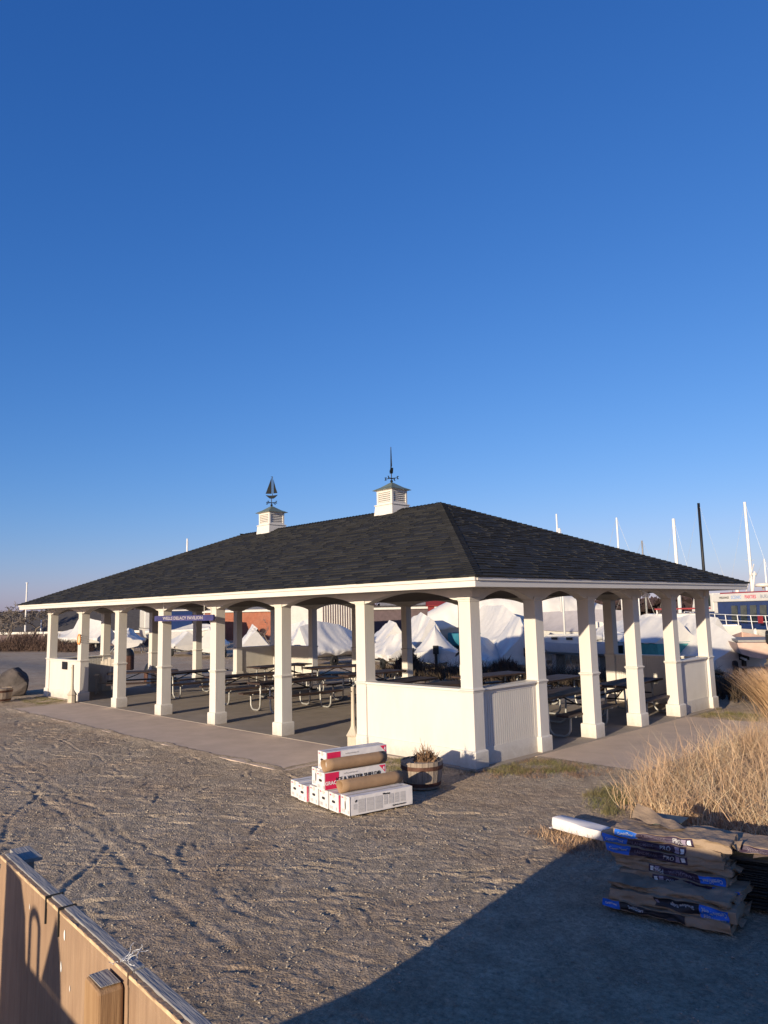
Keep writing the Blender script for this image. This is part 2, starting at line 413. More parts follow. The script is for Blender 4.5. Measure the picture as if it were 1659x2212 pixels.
def make_ground():
    def axis(lo, hi, step, far):
        a = list(np.arange(lo, hi + 1e-6, step))
        d, p, q = step, lo, hi
        left, right = [], []
        while p > -far:
            d *= 1.22; p -= d; left.append(p)
        d = step
        while q < far:
            d *= 1.22; q += d; right.append(q)
        return np.array(left[::-1] + a + right)
    xs = axis(-15.0, 6.2, 0.018, 3500)
    ys = axis(-7.6, 0.6, 0.018, 3500)
    X, Y = np.meshgrid(xs, ys, indexing='ij')
    Z = ground_z(X, Y)
    near = (1 - sstep(20, 45, np.hypot(X + 5, Y + 3)))
    h = np.zeros_like(X)
    wx = X + 0.35 * vnoise(X * 1.7 + 9, Y * 1.7); wy = Y + 0.35 * vnoise(X * 1.7, Y * 1.7 + 31)
    for (f, a, ang, st) in ((0.55, .008, .4, 1.6), (2.1, .006, .9, 1.6), (4.3, .005, .55, 2.2), (6.5, .004, 1.9, 2.6), (9.0, .0045, 2.5, 2.4), (13.0, .0045, 0.2, 1.7), (19.0, .0055, 1.2, 1.5), (29.0, .006, 2.2, 1.3)):
        c, s = math.cos(ang), math.sin(ang)
        u = (c * wx + s * wy) * f; v = (-s * wx + c * wy) * f * st
        n = vnoise(u + f * 7.7, v + f * 3.1)
        if f in (4.3, 6.5, 9.0): n = 0.35 - np.abs(n) * 2.0       # scuffed ridges
        h += a * n
    # tyre and drag marks
    for (x0, y0, x1, y1, w, a) in ((-7, -6.4, 1.2, -2.2, .10, .020), (-7.3, -6.0, 0.6, -1.9, .09, .016), (-13, -3.6, 2.8, -5.6, .11, .016), (-13, -3.2, 2.4, -5.2, .10, .014),
                                   (-11, -5.5, -4.5, -2.3, .07, .018), (0.2, -6.8, -4.5, -4.4, .08, .020), (-2.2, -6.9, 2.5, -3.4, .08, .018), (-3.4, -4.2, -3.9, -3.1, .07, .030), (-3.15, -4.1, -3.6, -3.0, .06, .028), (1.7, -6.9, -1.0, -5.0, .07, .022), (-9, -2.7, -4, -3.3, .06, .016), (3.6, -6.6, 0.4, -5.9, .07, .022)):
        L_ = math.hypot(x1 - x0, y1 - y0); ux, uy = (x1 - x0) / L_, (y1 - y0) / L_
        t = (X - x0) * ux + (Y - y0) * uy
        d = -(X - x0) * uy + (Y - y0) * ux + 0.22 * vnoise(t * 0.9 + x0, t * 0 + y0) + .10 * vnoise(t * 3.1 + y0, t * 0 + x1)
        env = sstep(0, .6, t) * (1 - sstep(L_ - .6, L_, t)) * (0.35 + 0.9 * np.clip(vnoise(t * 2.3 + x1, t * 0 + 5.5) + .5, 0, 1))
        h += env * a * .42 * (-np.exp(-(d / (w * .38)) ** 2) + 0.7 * np.exp(-((d - w * .7) / (w * .35)) ** 2) + .4 * np.exp(-((d + w * .7) / (w * .35)) ** 2))
    # short scuffs and heel marks
    gr = np.random.default_rng(77)
    for q in range(900):
        gx, gy = gr.uniform(-13, 5.5), gr.uniform(-7.4, -1.6)
        dc = math.hypot(gx - 7, gy + 8.6)
        if gr.random() > min(1, 9.0 / dc): continue
        ln = gr.uniform(.10, .55) * (1.5 if gr.random() < .12 else 1); an = gr.normal(.9, .8); wd = gr.uniform(.018, .042); dp = gr.uniform(.003, .012); cv = gr.normal(0, .6)
        i0, i1 = np.searchsorted(xs, (gx - ln, gx + ln)); j0, j1 = np.searchsorted(ys, (gy - ln, gy + ln))
        if i1 <= i0 or j1 <= j0: continue
        xx = X[i0:i1, j0:j1] - gx; yy_ = Y[i0:i1, j0:j1] - gy
        c, s = math.cos(an), math.sin(an)
        t = (c * xx + s * yy_) / ln; d = (-s * xx + c * yy_) + cv * ln * .5 * t * t + .02 * vnoise(xx * 9 + q, yy_ * 9)
        env = np.clip(1 - (t * 2) ** 4, 0, 1)
        h[i0:i1, j0:j1] += env * dp * (-np.exp(-(d / wd) ** 2) + .75 * np.exp(-((d - wd * 1.7) / wd) ** 2))
    Z = Z + h * near
    # gravel sits a little below the paving and laps over its edges
    rag = 0.10 * vnoise(X * 2.3, Y * 2.3) + 0.07 * vnoise(X * 7.1, Y * 7.1) + .16 * vnoise(X * .6 + 4, Y * .6)
    d1 = rect_dist(X, Y, -14.15, -2.15, -1.86, 1) + rag
    d2 = rect_dist(X, Y, -16.9, .10, .05, 8.8)
    d3 = rect_dist(X, Y, 0.0, 1.88, 1.38, 6.82) + rag * .5
    tt = d1 + .10
    Z = np.where(tt < 0.35, Z * sstep(-.05, .35, tt) + (1 - sstep(-.05, .35, tt)) * (np.where(tt > 0, .004, .004 + tt * .35) + 0.012 * vnoise(X * 11, Y * 11)), Z)
    Z = np.where(tt < -.30, -0.12, Z)
    tt = d3 + .0
    Z = np.where(tt < 0.35, Z * sstep(-.05, .35, tt) + (1 - sstep(-.05, .35, tt)) * (np.where(tt > 0, .004, .004 + tt * .35) + 0.012 * vnoise(X * 11, Y * 11)), Z)
    Z = np.where(tt < -.30, -0.12, Z)
    Z = np.where(d2 < -0.02, -0.15, Z)
    ni, nj = X.shape
    V = np.stack([X.ravel(), Y.ravel(), Z.ravel()], 1)
    I = np.arange(ni * nj).reshape(ni, nj)
    F = np.stack([I[:-1, :-1].ravel(), I[1:, :-1].ravel(), I[1:, 1:].ravel(), I[:-1, 1:].ravel()], 1)
    # gravel material
    m = bpy.data.materials.new('gravel'); m.use_nodes = True
    nt = m.node_tree; L = nt.links.new; b = nt.nodes['Principled BSDF']
    b.inputs['Roughness'].default_value = 0.95; b.inputs['Specular IOR Level'].default_value = 0.15
    geo = nt.nodes.new('ShaderNodeNewGeometry')
    def noise_n(sc, det, rough=.65):
        n = nt.nodes.new('ShaderNodeTexNoise'); n.inputs['Scale'].default_value = sc; n.inputs['Detail'].default_value = det; n.inputs['Roughness'].default_value = rough
        L(geo.outputs['Position'], n.inputs['Vector']); return n
    n1 = noise_n(26, 9, .8); n2 = noise_n(0.45, 4); n3 = noise_n(3.2, 5, .7)
    r1 = nt.nodes.new('ShaderNodeValToRGB'); e = r1.color_ramp.elements
    e[0].position = .32; e[0].color = (.215, .166, .122, 1); e[1].position = .70; e[1].color = (.61, .495, .355, 1)
    x_ = r1.color_ramp.elements.new(.5); x_.color = (.42, .333, .239, 1)
    L(n1.outputs[0], r1.inputs[0])
    mr = nt.nodes.new('ShaderNodeMapRange'); mr.inputs[1].default_value = .42; mr.inputs[2].default_value = .62; mr.inputs[4].default_value = .55
    L(n2.outputs[0], mr.inputs[0])
    mx = nt.nodes.new('ShaderNodeMix'); mx.data_type = 'RGBA'; mx.blend_type = 'MULTIPLY'; mx.inputs['B'].default_value = (.86, .76, .70, 1)
    L(mr.outputs[0], mx.inputs['Factor']); L(r1.outputs[0], mx.inputs['A'])
    mr3 = nt.nodes.new('ShaderNodeMapRange'); mr3.inputs[1].default_value = .35; mr3.inputs[2].default_value = .65; mr3.inputs[3].default_value = .78; mr3.inputs[4].default_value = 1.16
    L(n3.outputs[0], mr3.inputs[0])
    mx3 = nt.nodes.new('ShaderNodeMix'); mx3.data_type = 'RGBA'; mx3.blend_type = 'MULTIPLY'; mx3.inputs['Factor'].default_value = 1
    L(mx.outputs['Result'], mx3.inputs['A']); L(mr3.outputs[0], mx3.inputs['B'])
    L(mx3.outputs['Result'], b.inputs['Base Color'])
    vo = nt.nodes.new('ShaderNodeTexVoronoi'); vo.inputs['Scale'].default_value = 55; L(geo.outputs['Position'], vo.inputs['Vector'])
    n4 = noise_n(38, 6, .75)
    ad = nt.nodes.new('ShaderNodeMath'); ad.operation = 'MULTIPLY_ADD'; ad.inputs[1].default_value = -0.45
    L(vo.outputs['Distance'], ad.inputs[0]); L(n4.outputs[0], ad.inputs[2])
    bp = nt.nodes.new('ShaderNodeBump'); bp.inputs['Strength'].default_value = 1.0; bp.inputs['Distance'].default_value = .026
    L(ad.outputs[0], bp.inputs['Height']); L(bp.outputs[0], b.inputs['Normal'])
    global GROUND_H
    def GROUND_H(x, y):
        i = np.clip(np.searchsorted(xs, x), 1, ni - 1); j = np.clip(np.searchsorted(ys, y), 1, nj - 1)
        return Z[i, j]
    o = np_mesh('ground', V, F, m, smooth=True)
    tag(o, 'brown scuffed gravel ground around the pavilion', 'ground', kind='structure')
make_ground()

def make_pebbles():
    g = np.random.default_rng(3)
    n = 15000
    a = g.uniform(-1.05, .55, n); r = 1.6 + 12 * g.random(n) ** 1.25
    x = 7.07 + r * np.sin(a - .7975); y = -8.63 + r * np.cos(a - .7975)
    k = (y < -1.95) & (y > -7.5) & (x < 5.8)
    x, y = x[k], y[k]; n = len(x)
    sc = (.0035 + .0075 * g.random(n) ** 2.5) * (1 + .03 * r[k])
    base = np.array([(1, 0, 0), (0, 1, 0), (-1, 0, 0), (0, -1, 0), (0, 0, .8), (0, 0, -.6)], float)
    V = base[None] * (.7 + .6 * g.random((n, 6, 1))) * sc[:, None, None]
    th = g.uniform(0, 6.28, n); c, s_ = np.cos(th), np.sin(th)
    V = np.stack([V[..., 0] * c[:, None] - V[..., 1] * s_[:, None], V[..., 0] * s_[:, None] + V[..., 1] * c[:, None], V[..., 2]], -1)
    z = GROUND_H(x, y)
    V += np.stack([x, y, z + sc * .25], 1)[:, None]
    F = np.array([(0, 1, 4), (1, 2, 4), (2, 3, 4), (3, 0, 4), (1, 0, 5), (2, 1, 5), (3, 2, 5), (0, 3, 5)])
    FF = (F[None] + (np.arange(n) * 6)[:, None, None]).reshape(-1, 3)
    o = np_mesh('pebbles', V.reshape(-1, 3), FF, 'pebble')
    tag(o, 'small loose stones scattered over the gravel', 'pebbles', kind='stuff')
make_pebbles()

# concrete floor and aprons
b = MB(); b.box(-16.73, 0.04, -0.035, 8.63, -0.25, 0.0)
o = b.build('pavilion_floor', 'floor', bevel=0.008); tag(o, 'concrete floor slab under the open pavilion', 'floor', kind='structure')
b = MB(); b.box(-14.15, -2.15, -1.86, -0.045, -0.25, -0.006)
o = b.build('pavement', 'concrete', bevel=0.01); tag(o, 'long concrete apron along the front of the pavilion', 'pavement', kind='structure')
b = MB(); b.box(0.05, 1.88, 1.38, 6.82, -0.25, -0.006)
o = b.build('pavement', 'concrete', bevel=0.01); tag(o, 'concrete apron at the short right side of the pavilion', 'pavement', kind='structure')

# ================================================================== PAVILION
pav = empty('pavilion', (-8.3, 4.3, 0), 0, 'long open white pavilion with arched bays and a dark shingled hip roof', 'pavilion')
PO = Vector((-8.3, 4.3, 0))
def pv(mb, name, mats, **k):
    mb.v = [(v[0] - PO.x, v[1] - PO.y, v[2] - PO.z) for v in mb.v]
    return mb.build(name, mats, parent=pav, **k)
def sqloft(mb, prof, cx, cy, mi=0):
    vs = []
    for (h, z) in prof: vs += [(cx - h, cy - h, z), (cx + h, cy - h, z), (cx + h, cy + h, z), (cx - h, cy + h, z)]
    fs = [(3, 2, 1, 0)]
    for i in range(len(prof) - 1):
        for k in range(4):
            a, b_ = i * 4 + k, i * 4 + (k + 1) % 4
            fs.append((a, b_, b_ + 4, a + 4))
    n = (len(prof) - 1) * 4
    fs.append((n, n + 1, n + 2, n + 3))
    mb.add(vs, fs, mi)
colb = MB()
sqloft(colb, [(.15, .0), (.15, .222), (.146, .232), (.121, .245), (.119, 1.062), (.126, 1.072), (.126, 1.084), (.141, 1.094), (.141, 1.112), (.118, 1.124), (.115, 1.14), (.1125, 2.395), (.119, 2.405), (.119, 2.425), (.127, 2.435), (.127, 2.462)], 0, 0)
col0 = colb.build('column', 'paint', parent=pav, bevel=0.004)
cpos = [(x - .15, .15) for x in COLX] + [(x - .15, YB - .15) for x in COLX] + [(-.15, y + .15) for y in COLY[1:-1]] + [(XB + .15, y + .15) for y in COLY[1:-1]]
for i, (x, y) in enumerate(cpos):
    o = col0 if i == 0 else col0.copy()
    if i: COL.objects.link(o); o.parent = pav
    o.location = (x - PO.x, y - PO.y, 0)

# arched valance panels
def arch_poly(a, b, ca, cb):
    # a<b panel extents; ca, cb: column free opening between ca and cb
    top = 2.598
    pts = [(a, 2.464), (ca - .0, 2.464), (ca - .0, 2.418), (ca + .095, 2.432)]
    n = 14
    x0, x1 = ca + .095, cb - .095
    for i in range(1, n):
        t = i / n
        pts.append((x0 + (x1 - x0) * t, 2.432 + .142 * math.sin(math.pi * t) ** .8))
    pts += [(cb - .095, 2.432), (cb, 2.418), (cb, 2.464), (b, 2.464), (b, top), (a, top)]
    return pts
def arches_long(y0, y1):
    for i in range(7):
        xr, xl = COLX[i], COLX[i + 1]
        m = MB()
        a = xl - .30 if i == 6 else xl - .026
        b_ = xr if i == 0 else xr - .028
        m.prism(arch_poly(a, b_, xl - .026, xr - .274), 'y', y0, y1)
        pv(m, 'arch_panel', 'paint')
arches_long(.046, .235); arches_long(YB - .235, YB - .046)
def arches_short(x0, x1):
    for j in range(5):
        ya, yb = COLY[j], COLY[j + 1]
        m = MB()
        a = ya + (.236 if j == 0 else .274); e = yb + (.064 if j == 4 else .272)
        m.prism(arch_poly(a, e, ya + .274, yb + .026), 'x', x0, x1)
        pv(m, 'arch_panel', 'paint')
arches_short(-.235, -.046); arches_short(XB + .046, XB + .235)

# half walls in the corner bays
def beads(mb, along, a, b, f, side, z0, z1):
    # vertical beads on face f, protruding to side (+1/-1)
    n = max(1, int((b - a) / .052)); w = (b - a) / n
    for k in range(n):
        p0 = a + k * w + .006; p1 = a + (k + 1) * w - .006
        d0, d1 = (f, f + .009 * side) if side > 0 else (f + .009 * side, f)
        if along == 'x': mb.box(p0, p1, d0, d1, z0, z1)
        else: mb.box(d0, d1, p0, p1, z0, z1)
def wall_x(xa, xb, y_out, sgn, smooth_out):
    # wall running along x; y_out outer face, sgn=+1 when the inside is toward +y
    m = MB()
    def yy(p, q): return (y_out + p, y_out + q) if sgn > 0 else (y_out - q, y_out - p)
    m.box(xa, xb, *yy(.0, .13), .0, 1.075)
    m.box(xa, xb, *yy(-.018, .0), .0, .235)
    m.box(xa, xb, *yy(.13, .15), .0, .20)
    m.box(xa, xb, *yy(-.012, .0), 1.035, 1.075)
    beads(m, 'x', xa + .03, xb - .03, y_out + .13 * sgn, sgn, .21, 1.03)
    if not smooth_out: beads(m, 'x', xa + .06, xb - .06, y_out, -sgn, .25, 1.02)
    o = pv(m, 'half_wall', 'paint')
    c = MB(); c.box(xa, xb, *yy(-.045, .175), 1.078, 1.115)
    c.v = [(v[0] - PO.x, v[1] - PO.y, v[2]) for v in c.v]
    c.build('cap_rail', 'paint2', parent=o, bevel=.006)
def wall_y(ya, yb, x_out, sgn):
    m = MB()
    def xx(p, q): return (x_out + p, x_out + q) if sgn > 0 else (x_out - q, x_out - p)
    m.box(*xx(.0, .12), ya, yb, .0, 1.075)
    m.box(*xx(-.014, .0), ya, yb, .0, .25)
    m.box(*xx(-.014, .0), ya, yb, 1.02, 1.075)
    m.box(*xx(-.014, .0), ya, ya + .10, .25, 1.02)
    m.box(*xx(-.014, .0), yb - .08, yb, .25, 1.02)
    beads(m, 'y', ya + .10, yb - .08, x_out, -sgn, .25, 1.02)
    beads(m, 'y', ya + .03, yb - .03, x_out + .12 * sgn, sgn, .21, 1.03)
    m.box(*xx(.12, .14), ya, yb, .0, .20)
    o = pv(m, 'half_wall', 'paint')
    c = MB(); c.box(*xx(-.06, .175), ya, yb, 1.078, 1.115)
    c.v = [(v[0] - PO.x, v[1] - PO.y, v[2]) for v in c.v]
    c.build('cap_rail', 'paint2', parent=o, bevel=.006)
for (xl, xr) in ((COLX[1], COLX[0] - .30 + .03), (COLX[7] , COLX[6] - .27)):
    wall_x(xl - .03, xr, .062, 1, True)
    wall_x(xl - .03, xr, YB - .062, -1, False)
for (ya, yb) in ((.27, COLY[1] + .03), (COLY[4] + .27, COLY[5] + .03)):
    wall_y(ya, yb, -.10, -1)
    wall_y(ya, yb, XB + .10, 1)

# eaves, soffit, ceiling
EX0, EX1, EY0, EY1 = -17.36, 0.57, -0.57, 9.26
m = MB()
m.box(EX0 + .03, EX1 - .03, EY0 + .03, EY1 - .03, 2.600, 2.62)
pv(m, 'soffit', 'paint')
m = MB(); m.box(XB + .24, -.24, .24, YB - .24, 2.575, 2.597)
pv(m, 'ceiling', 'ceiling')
m = MB()
for (x0, x1, y0, y1, dx, dy) in ((EX0, EX1, EY0, EY0 + .025, 0, -1), (EX0, EX1, EY1 - .025, EY1, 0, 1), (EX0, EX0 + .025, EY0 + .025, EY1 - .025, -1, 0), (EX1 - .025, EX1, EY0 + .025, EY1 - .025, 1, 0)):
    m.box(x0, x1, y0, y1, 2.588, 2.672)
    # stepped moulding under the shingles
    ex = .012; 
    m.box(x0 - (ex if dx <= 0 else 0) - (.012 if dx < 0 else 0), x1 + (ex if dx >= 0 else 0) + (.012 if dx > 0 else 0), y0 - (.024 if dy < 0 else 0), y1 + (.024 if dy > 0 else 0), 2.675, 2.722)
pv(m, 'fascia', 'paint2')

# roof of laid shingles
for nm, a in (('shingle_dark', .015), ('shingle_mid', .024), ('shingle_light', .032)):
    MAT[nm] = mat(nm, (a, a * .985, a * .98), .85, 90, .35, bump=.35, bscale=260, spec=.25, big=.3, bigscale=.6, bigcol=(a * 1.2, a * 1.18, a * 1.17))
ov = .045
RZ, RY = 4.756, 4.345
RX0, RX1 = -12.47, -4.32
roof = MB()
EZ = 2.728
c00, c10, c11, c01 = Vector((EX0 - ov, EY0 - ov, EZ)), Vector((EX1 + ov, EY0 - ov, EZ)), Vector((EX1 + ov, EY1 + ov, EZ)), Vector((EX0 - ov, EY1 + ov, EZ))
rA, rB = Vector((RX0, RY, RZ)), Vector((RX1, RY, RZ))
rr = random.Random(3)
def slope(A, B, C, D):
    u = (B - A).normalized(); L_ = (B - A).length
    n = (B - A).cross(C - A).normalized()
    up = n.cross(u)
    S = (C - A).dot(up)
    def uL(s): return (C - A).dot(u) * s / S
    def uR(s): return L_ + ((D - B).dot(u)) * s / S
    nc = int(S / .140); ds = S / nc
    for k in range(nc):
        s0, s1 = k * ds, (k + 1) * ds + .004
        x = uL(s0) - rr.random() * .3
        while x < uR(s0):
            w = rr.choice((.14, .18, .24, .30, .40))
            thick = rr.random() < .5
            d0 = .020 + rr.random() * .005 if thick else .008 + rr.random() * .002
            mi = (rr.choice((0, 0, 1)) if not thick else rr.choice((1, 1, 2)))
            a0, a1 = max(x, uL(s0)), min(x + w, uR(s0))
            b0, b1 = max(x, uL(s1)), min(x + w, uR(s1))
            if a1 > a0 + 1e-4:
                b0, b1 = min(b0, uR(s1)), max(min(b1, uR(s1)), uL(s1))
                if b1 < b0: b0 = b1 = min(max((b0 + b1) / 2, uL(s1)), uR(s1))
                P = lambda uu, ss, dd: A + u * uu + up * ss + n * dd
                drop = rr.random() * .008
                q = [P(a0, s0 - drop, d0), P(a1, s0 - drop, d0), P(b1, s1, .001), P(b0, s1, .001), P(a0, s0 - drop, -.002), P(a1, s0 - drop, -.002)]
                roof.add(q, [(0, 1, 2, 3), (4, 5, 1, 0), (4, 0, 3), (1, 5, 2)], mi)
            x += w
slope(c00, c10, rA, rB); slope(c10, c11, rB, rB); slope(c11, c01, rB, rA); slope(c01, c00, rA, rA)
# deck below
roof.add([c00, c10, c11, c01, rA, rB], [(0, 1, 5, 4), (1, 2, 5), (2, 3, 4, 5), (3, 0, 4), (3, 2, 1, 0)], 0)
roof.v = [(v[0], v[1], v[2] - (0.0)) for v in roof.v]
roof_o = pv(roof, 'roof', ['shingle_dark', 'shingle_mid', 'shingle_light'])
caps = MB()
def hipcaps(P0, P1, da, db, w):
    L_ = (P1 - P0).length; n = int(L_ / .12)
    for k in range(n):
        q0 = P0 + (P1 - P0) * (k / n); q1 = P0 + (P1 - P0) * ((k + 1.12) / n)
        z0, z1 = .030 + rr.random() * .004, .014
        vs = [q0 + da * w + Vector((0, 0, z0 - .006)), q0 + Vector((0, 0, z0)), q0 + db * w + Vector((0, 0, z0 - .006)), q1 + da * w + Vector((0, 0, z1 - .002)), q1 + Vector((0, 0, z1)), q1 + db * w + Vector((0, 0, z1 - .002)),
              q0 + da * w, q0 - Vector((0, 0, .002)), q0 + db * w]
        caps.add(vs, [(0, 1, 4, 3), (1, 2, 5, 4), (6, 7, 1, 0), (7, 8, 2, 1), (6, 0, 3), (2, 8, 5)], rr.choice((0, 0, 1)))
sl = (RZ - EZ) / (RY - EY0 + ov)
vx, vy = Vector((1, 0, 0)), Vector((0, 1, 0))
hipcaps(c10, rB, -vx, vy, .16); hipcaps(c11, rB, -vy, -vx, .16); hipcaps(c01, rA, vx, -vy, .16); hipcaps(c00, rA, vy, vx, .16)
hipcaps(rB, rA, Vector((0, -1, -sl)), Vector((0, 1, -sl)), .15)
caps.v = [(v[0] - PO.x, v[1] - PO.y, v[2]) for v in caps.v]
caps.build('ridge_cap', ['shingle_dark', 'shingle_mid'], parent=roof_o)

# cupolas with weathervanes
def cupola(cx, side_on):
    m = MB()
    sqloft(m, [(.335, 4.50), (.325, 4.60), (.298, 4.865), (.298, 4.872)], cx, RY)
    sqloft(m, [(.318, 4.874), (.318, 4.894), (.29, 4.905), (.268, 4.908)], cx, RY)
    for sx in (-1, 1):
        for sy in (-1, 1):
            x0 = cx + sx * .268; y0 = RY + sy * .268
            m.box(min(x0, x0 - sx * .055), max(x0, x0 - sx * .055), min(y0, y0 - sy * .055), max(y0, y0 - sy * .055), 4.908, 5.245)
    for (z0, z1) in ((4.909, 4.945), (5.195, 5.245)):
        for s in (-1, 1):
            a, b_ = sorted((s * .265, s * .215))
            m.box(cx - .213, cx + .213, RY + a, RY + b_, z0, z1)
            m.box(cx + a, cx + b_, RY - .213, RY + .213, z0, z1)
    sqloft(m, [(.29, 5.247), (.325, 5.27)], cx, RY)
    o = pv(m, 'cupola', 'paint2')
    def sub(mb, name, mt, **k):
        mb.v = [(v[0] - PO.x, v[1] - PO.y, v[2]) for v in mb.v]
        return mb.build(name, mt, parent=o, **k)
    lv = MB()
    for k in range(5):
        z = 4.952 + k * .049
        for s in (-1, 1):
            # tilted slat: outer edge low
            lv.add([(cx - .213, RY + s * .258, z), (cx + .213, RY + s * .258, z), (cx + .213, RY + s * .222, z + .048), (cx - .213, RY + s * .222, z + .048),
                    (cx - .213, RY + s * .258, z + .008), (cx + .213, RY + s * .258, z + .008), (cx + .213, RY + s * .222, z + .048), (cx - .213, RY + s * .222, z + .048)],
                   [(0, 1, 2, 3), (7, 6, 5, 4), (0, 4, 5, 1), (2, 6, 7, 3)])
            lv.add([(cx + s * .258, RY - .213, z), (cx + s * .258, RY + .213, z), (cx + s * .222, RY + .213, z + .040), (cx + s * .222, RY - .213, z + .040),
                    (cx + s * .258, RY - .213, z + .008), (cx + s * .258, RY + .213, z + .008), (cx + s * .222, RY + .213, z + .048), (cx + s * .222, RY - .213, z + .048)],
                   [(0, 1, 2, 3), (7, 6, 5, 4), (0, 4, 5, 1), (2, 6, 7, 3)])
    sub(lv, 'louver', 'paint2')
    dk = MB(); dk.box(cx - .20, cx + .20, RY - .20, RY + .20, 4.91, 5.24); sub(dk, 'louver_backing', 'black')
    rf = MB(); sqloft(rf, [(.345, 5.262), (.345, 5.272), (.20, 5.345), (.045, 5.455), (.012, 5.47)], cx, RY)
    sub(rf, 'cupola_roof', 'copper')
    wv = MB()
    wv.tube([(cx, RY, 5.46), (cx, RY, 5.76)], .012, 6)
    for (zc, r) in ((5.50, .036), (5.565, .02)):
        wv.lathe([(r * math.sin(math.pi * t / 8) + .0005, -r * math.cos(math.pi * t / 8)) for t in range(9)], 12, (cx, RY, zc))
    ang = R(18)
    for k in range(2):
        d = Vector((math.cos(ang + k * math.pi / 2), math.sin(ang + k * math.pi / 2), 0)) * .17
        p = Vector((cx, RY, 5.575))
        wv.tube([p - d, p + d], .009, 6)
        for s in (-1, 1):
            e = p + d * s
            q = Vector((-d.y, d.x, 0)).normalized() * .022 + Vector((0, 0, 0))
            for zz in (-.03, .03): wv.tube([e - d.normalized() * .02 + Vector((0, 0, zz)), e + d.normalized() * .03 + Vector((0, 0, zz))], .010, 5)
            wv.tube([e + Vector((0, 0, -.03)), e + Vector((0, 0, .03))], .010, 5)
    # sailing boat silhouette, thin copper sheet
    a = R(54) if side_on else R(-40)
    ux, uy = math.cos(a), math.sin(a)
    def sheet(pl, th):
        n = len(pl); vs = []
        for s in (-1, 1):
            for (p, z) in pl: vs.append((cx + ux * p - uy * th * s, RY + uy * p + ux * th * s, 5.72 + z))
        wv.add(vs, [tuple(range(n)), tuple(range(n, 2 * n))[::-1]] + [(i, (i + 1) % n, n + (i + 1) % n, n + i) for i in range(n)])
    hull = [(-.165, .08), (-.10, .02), (-.05, -.015), (.06, -.015), (.11, .02), (.18, .09), (.05, .070), (-.06, .066)]
    sheet(hull, .035)
    sheet([(-.175, .125), (.005, .125), (.005, .63), (-.04, .50)], .008)
    sheet([(.055, .135), (.175, .15), (.125, .30), (.055, .57)], .008)
    wv.tube([(cx + ux * .03, RY + uy * .03, 5.78), (cx + ux * .03, RY + uy * .03, 6.37)], .010, 6)
    sheet([(-.03, .645), (.03, .62), (.03, .65)], .003)
    sub(wv, 'weathervane', 'darkmetal')
cupola(-5.93, False); cupola(-11.02, True)

# floodlight under the right eave (moves with the building)
m = MB()
fx, fy = .16, 5.02
m.lathe([(.05, 0), (.05, .02), (.02, .03)], 12, (fx, fy, 2.565))
for s in (-1, 1):
    c = Vector((fx + .03, fy + s * .05, 2.52)); d = Vector((.5, s * .35, -.5)).normalized()
    m.tube([Vector((fx, fy, 2.57)), c], .012, 6)
    m.tube([c - d * .02, c + d * .02, c + d * .075, c + d * .095], [.022, .032, .045, .048], 10)
pv(m, 'floodlight', 'lampwhite', smooth=False)

# ================================================================== PICNIC TABLES
def make_table():
    t = empty('picnic_table', (0, 0, 0))
    L_ = 1.0
    m = MB()
    for k in range(3):
        x0 = -.36 + k * .245
        m.box(x0, x0 + .232, -L_, L_, .655, .695)
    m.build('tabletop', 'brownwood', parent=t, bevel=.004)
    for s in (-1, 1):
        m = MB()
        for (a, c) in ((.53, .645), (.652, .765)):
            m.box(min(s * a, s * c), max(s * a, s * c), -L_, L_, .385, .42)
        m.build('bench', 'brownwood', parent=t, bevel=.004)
    for e in (-1, 1):
        m = MB(); y = e * .72
        m.tube([(-.34, y, .632), (.34, y, .632)], .022, 8)
        for s in (-1, 1):
            pts = [(s * .20, y, .63), (s * .21, y, .40), (s * .225, y, .16)]
            for k in range(1, 7):
                a = math.pi + (math.pi / 2) * k / 6
                pts.append((s * (.365 + .14 * math.cos(a)), y, .165 + .14 * math.sin(a)))
            for k in range(0, 7):
                a = -math.pi / 2 + (math.pi / 2) * k / 6
                pts.append((s * (.50 + .14 * math.cos(a)), y, .165 + .14 * math.sin(a)))
            pts += [(s * .645, y, .30), (s * .65, y, .368)]
            m.tube(pts, .021, 8)
            m.tube([(s * .53, y, .374), (s * .765, y, .374)], .016, 6)
        m.build('leg_frame', 'galv', parent=t, smooth=True)
        m = MB()
        m.tube([(0, y, .40), (0, e * .06, .64)], .014, 6)
        m.tube([(-.21, y, .40), (.21, y, .40)], .016, 6)
        m.build('brace', 'darkmetal', parent=t)
    return t
TABLES = [
    (-14.1, 1.9, -25, 'dark picnic table set askew at the far left end, near the white chair'),
    (-12.75, 2.75, 0, 'dark picnic table behind the blue hanging sign'),
    (-10.15, 2.85, -10, 'dark picnic table seen between the third and fourth columns from the near corner'),
    (-7.75, 2.55, -3, 'dark picnic table whose bent steel leg shows beside the third column from the near corner'),
    (-5.35, 3.9, 8, 'dark picnic table whose left end shows above the smooth half wall'),
    (-4.05, 3.75, -14, 'dark picnic table just behind the smooth half wall near the near corner column'),
    (-1.05, 3.75, 4, 'grey-topped picnic table behind the first open bay of the short right side'),
    (-12.35, 5.6, 0, 'dark picnic table at the back, behind the fourth column from the near corner'),
    (-10.3, 6.2, -16, 'dark picnic table at the back before the far lit half wall'),
    (-7.75, 5.15, -3, 'dark picnic table at the back beside the second column from the near corner'),
    (-4.55, 6.25, -6, 'dark picnic table at the back, top seen past the near corner column'),
    (-2.75, 6.1, 3, 'dark picnic table at the back, seen beside the second column of the short side'),
    (-.95, 6.35, 5, 'dark picnic table beside the shaded right rear half wall'),
]
tab0 = make_table()
